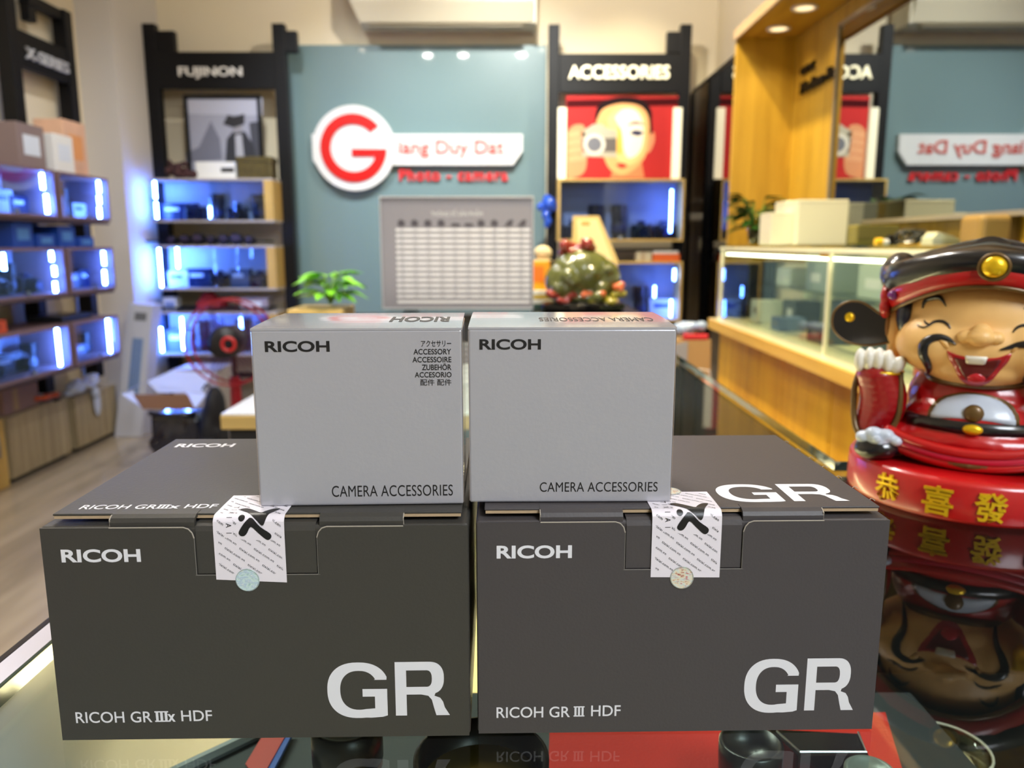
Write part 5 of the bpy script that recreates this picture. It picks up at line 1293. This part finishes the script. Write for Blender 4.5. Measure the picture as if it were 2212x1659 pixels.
# ------------------------------------------------------------------ paper carrier bag and a reflection stand-in at the counter end
yb1 = 2.9
t = thing('kraft_bag', 'brown paper carrier bag standing at the sales counter end', 'bag', (at(1500, 900, yb1).x, yb1, 0))
a_, b_ = at(1459, 735, yb1), at(1536, 735, yb1); zb = a_.z
bm = prism(bmesh.new(), [(a_.x, .002), (b_.x+.02, .002), (b_.x, zb), (a_.x, zb)], lambda u, v, w: Vector((u, yb1+.12*w, v))); link('bag', bm, M('bag_kraft', (176,140,92), .8), t)
bm = prism(bmesh.new(), [(a_.x-.02, .004), (a_.x+.05, .004), (a_.x+.045, zb-.005), (a_.x-.02, zb-.02)], lambda u, v, w: Vector((u, yb1-.002-.004*w, v))); link('side_fold', bm, M('bag_grey', (150,150,158), .7), t)
t = thing('tissue_bundle', 'blue and red wrapped bundle sticking out of the brown bag', 'bundle', (a_.x+.06, yb1+.05, zb))
bm = bmesh.new(); rn = random.Random(12)
for k in range(9): ell(bm, (a_.x+.02+.09*rn.random(), yb1+.03+.04*rn.random(), zb+.025+.03*rn.random()), (.025, .02, .02), 8, 6)
link('wrap', remesh(bm, .006, 1), M('wrap_blue', (150,170,205), .3, coat=.5), t, smooth=True)
link('ribbon', B(a_.x+.03, b_.x-.01, yb1+.0, yb1+.02, zb+.001, zb+.022, .004), M('wrap_red', (200,40,50), .5), t)
t = thing('pink_reflection', 'coral pink bag shape standing in for a poster reflection in the glass', 'bag', (.63, 2.3, 0))  # solid pink shape imitating the poster's reflection in the counter glass
a_, b_ = at(1489, 822, 2.45), at(1553, 835, 2.45)
bm = prism(bmesh.new(), [(a_.x, .002), (b_.x, .002), (b_.x, b_.z), (a_.x, a_.z)], lambda u, v, w: Vector((u, 2.45+.1*w, v))); link('bag', bm, M('reflection_coral', (226,130,110), .6), t)
link('handle', tube(bmesh.new(), [(a_.x+.02, 2.46, a_.z), (a_.x+.03, 2.46, a_.z+.035), (b_.x-.03, 2.46, a_.z+.03), (b_.x-.02, 2.46, b_.z)], .002, 5), m_white, t)
bm = prism(bmesh.new(), [(b_.x-.045, .2), (b_.x-.004, .2), (b_.x-.004, b_.z-.02), (b_.x-.045, b_.z-.06)], lambda u, v, w: Vector((u, 2.4495-.0006*w, v))); link('reflection_motif', bm, M('motif_cream', (230,196,150), .6, mott=.4, mscale=12), t)
# ------------------------------------------------------------------ laughing fortune figurine
SX, SY = .333, .556
fig = thing('fortune_figurine', 'laughing moustached fortune figurine in red robe and black hat on a red base', 'figurine', (SX, SY, T), rz=-math.radians(31))
gs = M('fig_skin', (236,188,116), .5, coat=.15, coat_rough=.3)
gr = M('fig_red', (186,14,18), .32, coat=.6, coat_rough=.15)
grd = M('fig_red_deep', (150,8,16), .3, coat=.6, coat_rough=.12)
gk = M('fig_black', (12,12,18), .28, coat=.7, coat_rough=.12)
gb = M('fig_bronze', (104,78,36), .4, metal=.3, coat=.3)
gg = M('fig_gold', (240,196,30), .28, metal=.5)
gw = M('fig_silver_white', (190,200,214), .4, coat=.3)
gi = M('fig_ivory', (226,222,208), .4, coat=.3)
gmouth = M('fig_mouth', (176,14,26), .3, coat=.5); gmd = M('fig_mouth_dark', (96,6,14), .35, coat=.4); gtg = M('fig_tongue', (206,36,50), .3, coat=.5)
gbl = M('fig_dark_blue', (18,26,52), .35, coat=.4)
def L_(name, bm, mat, smooth=True, parent=None, **k): return link(name, bm, mat, parent or fig, local=True, smooth=smooth, **k)
def E_(c, r, **k): return ell(bmesh.new(), c, r, **k)
# base drum
RB = .080
L_('base', lathe(bmesh.new(), (0, 0, 0), [(.072, 0), (RB-.0005, .0015), (RB+.0005, .004), (RB, .025), (RB-.002, .0285), (.07, .029), (.001, .029)], 72), gr)
for k, (ch, a_) in enumerate((('恭', -35), ('喜', -10.5), ('發', 11), ('財', 33))):
    def f(u, v, w, a_=a_):
        q = math.radians(a_) + (u-.5)*.0185/RB; r = RB+.0002+.0016*w
        return Vector((r*math.sin(q), -r*math.cos(q), .0045+.0195*v))
    L_('gold_character', text(bmesh.new(), ch, f, bold=.018, extrude=.03), gg if k < 3 else M('fig_gold_dull', (110,60,16), .5, metal=.4), smooth=False)
# seated body
bm = bmesh.new()
ell(bm, (0, 0, .070), (.044, .036, .034)); ell(bm, (0, -.012, .058), (.044, .034, .024)); ell(bm, (0, -.002, .045), (.062, .048, .017)); ell(bm, (-.045, -.012, .040), (.030, .032, .013)); ell(bm, (.045, -.012, .040), (.030, .032, .013)); ell(bm, (0, -.034, .046), (.03, .016, .010)); ell(bm, (0, 0, .086), (.03, .026, .014))
L_('robe', remesh(bm, .0016, 6), gr)
for k in range(3):     # draped folds across the lap
    pts = [(x_, -.0430-.012*(1-(x_/.055)**2)+.001*k, .052-.0045*k-.010*(1-(x_/.055)**2)) for x_ in [(-.052+.0104*i) for i in range(11)]]
    L_('robe_fold', tube(bmesh.new(), spl(pts, 3), [.0036]*31, 8), gr if k != 1 else M('fig_pink_red', (196,24,60), .3, coat=.6))
# bronze hem and trousers
bm = bmesh.new(); ell(bm, (0, -.012, .034), (.052, .046, .010)); ell(bm, (-.05, -.01, .034), (.024, .034, .009)); ell(bm, (.05, -.01, .034), (.024, .034, .009))
L_('trousers', remesh(bm, .0016, 4), gb)
# belly, navel, belt
bv = BVHTree.FromPolygons([Vector(v.co) for v in bpy.data.objects['robe'].data.vertices], [tuple(p.vertices) for p in bpy.data.objects['robe'].data.polygons])
def proj(bvh, x, z, out=.0):
    h = bvh.ray_cast(Vector((x, -.3, z)), Vector((0, 1, 0)))
    if h[0] is None:
        n = bvh.find_nearest(Vector((x, -.05, z))); return n[0] - Vector((0, out, 0))
    return h[0] + h[1]*out*(1 if h[1].y < 0 else -1)
def patch(bvh, cx, cz, outline, th, mat, name, grid=9, dome=0.0, inner=None):
    """a patch that follows the body: fan of rings from the centre to the outline"""
    bm = bmesh.new(); rows_ = []
    c = bm.verts.new(proj(bvh, cx, cz, th+dome)); n = len(outline)
    for r in range(1, grid+1):
        q = r/grid
        rows_.append([bm.verts.new(proj(bvh, cx+(x-cx)*q, cz+(z-cz)*q, (th+dome*(1-q*q)) if r < grid else -.0006)) for x, z in outline])
    for k in range(n):
        bm.faces.new((c, rows_[0][k], rows_[0][(k+1) % n]))
        for r0, r1 in zip(rows_, rows_[1:]): bm.faces.new((r0[k], r1[k], r1[(k+1) % n], r0[(k+1) % n]))
    return L_(name, bm, mat)
half = [(.027*math.cos(math.radians(a_)), .0605+.0195*math.sin(math.radians(a_))) for a_ in range(0, 181, 10)]
half2 = [(x*1.09, z+(.0013 if z > .0606 else 0)) for x, z in half]
patch(bv, 0, .066, half2, .0006, gb, 'belly_border'); patch(bv, 0, .066, half, .0013, gw, 'belly')
L_('navel', E_(proj(bv, .0005, .0670, .001), (.0062, .004, .0062)), gb)
def strip(bvh, pts, rad, seg=8, out=.0): return tube(bmesh.new(), [proj(bvh, x, z, out) for x, z in pts], rad, seg)
xs_ = [-.040+.004*i for i in range(21)]
bm = bmesh.new(); up = [proj(bv, x, .0612, .0016) for x in xs_]; dn = [proj(bv, x, .0535, .0018) for x in xs_]; ui = [proj(bv, x, .0618, -.001) for x in xs_]; di = [proj(bv, x, .0530, -.001) for x in xs_]
loops = [[bm.verts.new(p) for p in r] for r in (ui, up, dn, di)]
for r0, r1 in zip(loops, loops[1:]):
    for k in range(20): bm.faces.new((r0[k], r0[k+1], r1[k+1], r1[k]))
L_('belt', bm, gk)
L_('belt_buckle', E_(proj(bv, .0008, .0572, .0022), (.0062, .003, .0036)), gg)
# shoes
for s in (-1, 1):
    cx = s*.056
    sh = L_('shoe', remesh(ell(ell(ell(bmesh.new(), (cx, -.042, .0375), (.0155, .016, .0095)), (cx+.002*s, -.03, .038), (.014, .014, .010)), (cx-.004, -.046, .036), (.012, .012, .008)), .0012, 4), gk)
    bm = bmesh.new()
    for k, (dx, dz, r) in enumerate(((-.010, .0445, .0052), (-.003, .0478, .0060), (.005, .0472, .0058), (.0115, .0440, .0048), (0, .0430, .0075))): ell(bm, (cx+dx, -.051+.3*abs(dx)*.5, dz), (r, .0055, r*.85), u=14, v=10)
    L_('shoe_cloud', remesh(bm, .0009, 9), gw)
    L_('shoe_knob', E_((cx, -.0575, .0452), (.0028, .0016, .0028)), gw)
# sleeves, hands
bm = bmesh.new()
for k in range(9):
    q = k/8; ell(bm, (-.0615+.004*math.sin(q*PI), -.020-.006*q, .048+.039*q), (.0168-.002*abs(q-.4), .0170, .009), u=18, v=10)
L_('sleeve', remesh(bm, .0014, 5), grd)
L_('sleeve_trim', tube(bmesh.new(), spl([(-.047, -.031, .090), (-.0455, -.034, .075), (-.046, -.034, .058), (-.052, -.035, .045), (-.062, -.036, .0405), (-.0715, -.034, .044), (-.0755, -.030, .056), (-.0765, -.029, .075), (-.0745, -.028, .087)], 4), .0021, 8), gb)
bm = tube(bmesh.new(), [(-.0605+.0148*math.cos(a_*PI/12), -.026+.0145*math.sin(a_*PI/12), .0895) for a_ in range(24)], .0012, 6, True); L_('sleeve_cuff', bm, gg)
bm = bmesh.new()
ell(bm, (-.0625, -.026, .0955), (.0135, .0125, .009))
for k in range(4):
    ell(bm, (-.0735+.0062*k, -.0355, .0975+.0014*math.sin(k*PI/3)), (.0039, .0062, .0088), u=14, v=10)
ell(bm, (-.0488, -.0345, .0955), (.0048, .0062, .0070), rot=Matrix.Rotation(.5, 3, 'Y'), u=14, v=10)
L_('hand', remesh(bm, .00085, 2), gi)
bm = bmesh.new()
for k in range(8):
    q = k/7; ell(bm, (.047+.016*math.sin(q*PI/2), -.006-.026*q, .078-.014*q+.012*q*q), (.0135, .014, .0125), u=16, v=10)
L_('sleeve', remesh(bm, .0015, 4), grd)
bm = bmesh.new(); ell(bm, (.055, -.036, .0845), (.0095, .008, .006))
for k in range(4): ell(bm, (.046+.0055*k, -.042, .0865), (.0030, .0046, .0050), u=12, v=8)
ell(bm, (.067, -.036, .088), (.0034, .004, .0055), u=12, v=8)
L_('hand', remesh(bm, .0009, 2), gi)
# gold ingot in the hand
bm = bmesh.new(); ell(bm, (.056, -.036, .1000), (.013, .009, .009))
rr_ = []
for i in range(25):
    a_ = 2*PI*i/24; rr_.append((a_, .5+.5*math.cos(2*a_)))
bm2 = bmesh.new(); rings = []
for j, (sc, zz) in enumerate(((.45, .090), (.75, .093), (1.0, .099), (1.08, .104), (.95, .1045), (.6, .1005))):
    rings.append([bm2.verts.new((.056+.021*sc*math.cos(2*PI*i/28), -.036+.0125*sc*math.sin(2*PI*i/28), zz+(.007*sc if j > 1 else 0)*abs(math.cos(2*PI*i/28))**2)) for i in range(28)])
for a_, b_ in zip(rings, rings[1:]):
    for i in range(28): bm2.faces.new((a_[i], a_[(i+1) % 28], b_[(i+1) % 28], b_[i]))
bm2.faces.new(rings[0]); bm2.faces.new(rings[-1])
ig = L_('ingot', bm2, gg); L_('ingot_crown', bm, gg, parent=ig)
# head
bm = bmesh.new()
ell(bm, (0, .002, .128), (.0535, .046, .044), u=40, v=28); ell(bm, (0, -.006, .1105), (.0545, .044, .0285), u=40, v=24); ell(bm, (-.026, -.026, .112), (.026, .022, .021)); ell(bm, (.026, -.026, .112), (.026, .022, .021)); ell(bm, (0, -.020, .0965), (.034, .027, .0145))
L_('head', remesh(bm, .0014, 14, .6), gs)
hd = bpy.data.objects['head']
hb = BVHTree.FromPolygons([v.co.copy() for v in hd.data.vertices], [tuple(p.vertices) for p in hd.data.polygons])
# face coordinates: crop pixels of the close view -> local x, z
def fx(cx, cy): return (cx-965)*.0001200, .1400-(cy-390)*.0001235
def stroke(pts, out=.0004, fl=1.0):
    P_ = [fx(*p[:2]) for p in pts]; dense = spl([(a[0], a[1], p[2]) for a, p in zip(P_, pts)], 6)
    return tube(bmesh.new(), [proj(hb, x, z, out - max(0, r*.00012-.0010)*.62) for x, z, r in dense], [max(.0002, r*.00012*.95) for x, z, r in dense], 10)
L_('eyebrow', stroke([(660, 426, 3), (672, 380, 14), (712, 358, 20), (750, 363, 12), (782, 404, 2)]), gk)
L_('eyebrow', stroke([(1150, 404, 2), (1180, 368, 12), (1212, 361, 20), (1236, 381, 12), (1240, 424, 2)]), gk)
L_('eye', stroke([(645, 512, 3), (675, 523, 5), (700, 515, 6), (730, 492, 9), (770, 486, 10), (798, 500, 8), (814, 522, 4)]), gk)
L_('eyelash', stroke([(678, 485, 2), (690, 500, 6), (706, 506, 5)]), gk)
L_('eye', stroke([(1112, 527, 3), (1130, 500, 8), (1160, 488, 10), (1192, 500, 9), (1215, 524, 6), (1250, 545, 2)]), gk)
L_('eyelash', stroke([(1232, 508, 2), (1222, 520, 5), (1212, 524, 5)]), gk)
L_('moustache', stroke([(850, 603, 4), (810, 578, 16), (765, 568, 22), (722, 580, 26), (692, 612, 30), (690, 665, 29), (708, 705, 26), (722, 745, 20), (716, 780, 14), (692, 810, 2)], .0008), gk)
L_('moustache', stroke([(1060, 615, 4), (1100, 602, 12), (1150, 585, 20), (1200, 584, 26), (1242, 612, 30), (1254, 655, 28), (1236, 702, 24), (1208, 745, 18), (1192, 785, 13), (1190, 825, 2)], .0008), gk)
# mouth
mo = [(800, 632), (850, 652), (905, 660), (960, 662), (1015, 660), (1070, 650), (1122, 628), (1110, 680), (1078, 730), (1050, 780), (1015, 822), (962, 840), (908, 826), (872, 785), (845, 730), (815, 682)]
mo2 = [(835, 662), (905, 672), (960, 674), (1015, 672), (1080, 660), (1060, 715), (1030, 765), (1000, 800), (962, 812), (922, 802), (890, 765), (860, 710)]
sm = lambda pl: [(a[0], a[1]) for a in spl([fx(*q) for q in pl+[pl[0]]], 3)[:-1]]
patch(hb, *fx(962, 730), sm(mo), .0008, gmouth, 'lips')
patch(hb, *fx(962, 735), sm(mo2), .0011, gmd, 'mouth_hollow')
patch(hb, *fx(962, 772), sm([(915, 770), (962, 748), (1010, 770), (1000, 800), (962, 808), (925, 800)]), .0014, gtg, 'tongue', dome=.0008)
tx0, tz0 = fx(893, 655); tx1, tz1 = fx(1013, 700)
patch(hb, (tx0+tx1)/2, (tz0+tz1)/2, [(tx0+.0008, tz0), (tx1-.0008, tz0), (tx1, tz0-.001), (tx1-.0006, tz1+.0006), (tx1-.002, tz1), (tx0+.002, tz1), (tx0+.0006, tz1+.0006), (tx0, tz0-.001)], .0022, gi, 'tooth', grid=4)
# nose
nx, nz = fx(965, 555); npnt = proj(hb, nx, nz, 0)
bm = bmesh.new(); ell(bm, npnt+Vector((0, -.0015, 0)), (.0082, .0075, .0062), u=24, v=16); ell(bm, npnt+Vector((-.0088, .0012, -.0005)), (.0052, .0052, .0046)); ell(bm, npnt+Vector((.0088, .0012, -.0005)), (.0052, .0052, .0046)); ell(bm, npnt+Vector((0, .001, .004)), (.006, .005, .005))
L_('nose', remesh(bm, .0009, 3), gs)
# cheek smile lines
for s in (-1, 1): L_('smile_line', strip(hb, [fx(965+s*205, 575), fx(965+s*165, 600), fx(965+s*150, 625)], [.0008, .0016, .0008]), gs)
# ears and side hair
for s in (-1, 1):
    bm = ell(ell(bmesh.new(), (s*.0560, .004, .118), (.0075, .0085, .0165)), (s*.0550, .002, .102), (.0055, .0065, .0085)); L_('ear', remesh(bm, .0012, 5), gs)
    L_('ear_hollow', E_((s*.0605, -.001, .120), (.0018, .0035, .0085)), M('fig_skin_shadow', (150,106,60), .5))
    L_('side_hair', E_((s*.0475, -.014, .130), (.0068, .012, .0150)), gbl)
# neck collar
L_('collar', tube(bmesh.new(), [(.030*math.cos(a_*PI/16), -.008+.027*math.sin(a_*PI/16), .0865) for a_ in range(32)], .0035, 8, True), gb)
# hat
def zlow(th): return .1530 - .021*math.sin(th/1.0)**2 if abs(th) < PI/2 else .132
def ringat(th, r, k=1.0): return Vector((r*math.sin(th), -r*.86*math.cos(th)+.002, 0))
n = 96; bm = bmesh.new(); R1 = []; 
for i in range(n):
    th = 2*PI*i/n; t0 = th if th < PI else th-2*PI
    zl0_ = zlow(t0); sc = .0105+.0030*abs(math.sin(t0*4.5))
    a_ = [ringat(th, .0555)+Vector((0, 0, zl0_)), ringat(th, .0600)+Vector((0, 0, zl0_+.0005)), ringat(th, .0625)+Vector((0, 0, zl0_+.004)), ringat(th, .0640)+Vector((0, 0, zl0_+sc-.001)), ringat(th, .0630)+Vector((0, 0, zl0_+sc)), ringat(th, .0560)+Vector((0, 0, zl0_+sc))]
    R1.append([bm.verts.new(p) for p in a_])
for i in range(n):
    A_, B_ = R1[i], R1[(i+1) % n]
    for k in range(6): bm.faces.new((A_[k], B_[k], B_[(k+1) % 6], A_[(k+1) % 6]))
L_('hat_band', bm, gr)
L_('hat_trim', tube(bmesh.new(), [ringat(2*PI*i/64, .0590)+Vector((0, 0, zlow((2*PI*i/64) if i < 32 else 2*PI*i/64-2*PI)-.0003)) for i in range(64)], .0017, 8, True), gb)
bm = bmesh.new(); R2 = []
for i in range(n):
    th = 2*PI*i/n; t0 = th if th < PI else th-2*PI; b0 = zlow(t0)+.006; hh_ = .1755-.010*math.sin(t0)**2 + (.004*max(0, -math.cos(t0)))
    rr = [(.0560, b0), (.0620, b0+.001), (.0665, b0+(hh_-b0)*.55), (.0660, hh_-.002), (.060, hh_+.001), (.040, hh_+.0045), (.018, hh_+.006)]
    R2.append([bm.verts.new(ringat(th, r)+Vector((0, 0, z))) for r, z in rr])
for i in range(n):
    A_, B_ = R2[i], R2[(i+1) % n]
    for k in range(6): bm.faces.new((A_[k], B_[k], B_[k+1], A_[k+1]))
bm.faces.new([r[-1] for r in R2])
L_('hat', bm, gk)
# raised back of the hat
for s in (-1, 1): L_('hat_back', E_((s*.056, .012, .158), (.014, .022, .016)), gk)
p_ = ringat(.05, .0675)+Vector((0, 0, .1655))
L_('hat_button_rim', tube(bmesh.new(), [p_+Vector((.0084*math.cos(a_*PI/12), .001, .0080*math.sin(a_*PI/12))) for a_ in range(24)], .0014, 8, True), gb)
L_('hat_button', E_(p_, (.0072, .0045, .0068)), gg)
# red rosette on the hat side
for s in (-1, 1):
    bm = bmesh.new()
    for k in range(5): ell(bm, (s*.0625, -.006+.005*math.cos(k*1.26), .1385+.007*math.sin(k*1.26)), (.004, .005, .0065), u=12, v=8)
    L_('rosette', remesh(bm, .0011, 2), gr); L_('rosette_bead', E_((s*.0565, -.024, .1440), (.0036, .0036, .0036)), M('fig_violet', (120,40,130), .3, coat=.5))
# hat wings
def wing(s):
    pl = [(.050, .1255), (.058, .1262), (.066, .1285), (.073, .1335), (.080, .1372), (.089, .1368), (.0965, .1310), (.0985, .1230), (.0965, .1150), (.090, .1085), (.081, .1052), (.070, .1050), (.060, .1072), (.052, .1105)]
    pl = spl(pl+[pl[0]], 4)[:-1]
    w = L_('hat_wing', prism(bmesh.new(), pl, lambda u, v, q: Vector((s*u, .004-.006*q-.2*(u-.06), v))), gk, smooth=False)
    L_('wing_trim', tube(bmesh.new(), [(s*u, -.0015-.2*(u-.06), v) for u, v in pl], .0010, 6, True), gb, parent=w)
    L_('wing_bead', E_((s*.0865, -.0072, .1255), (.0037, .0026, .0037)), gg, parent=w)
wing(-1); wing(1)
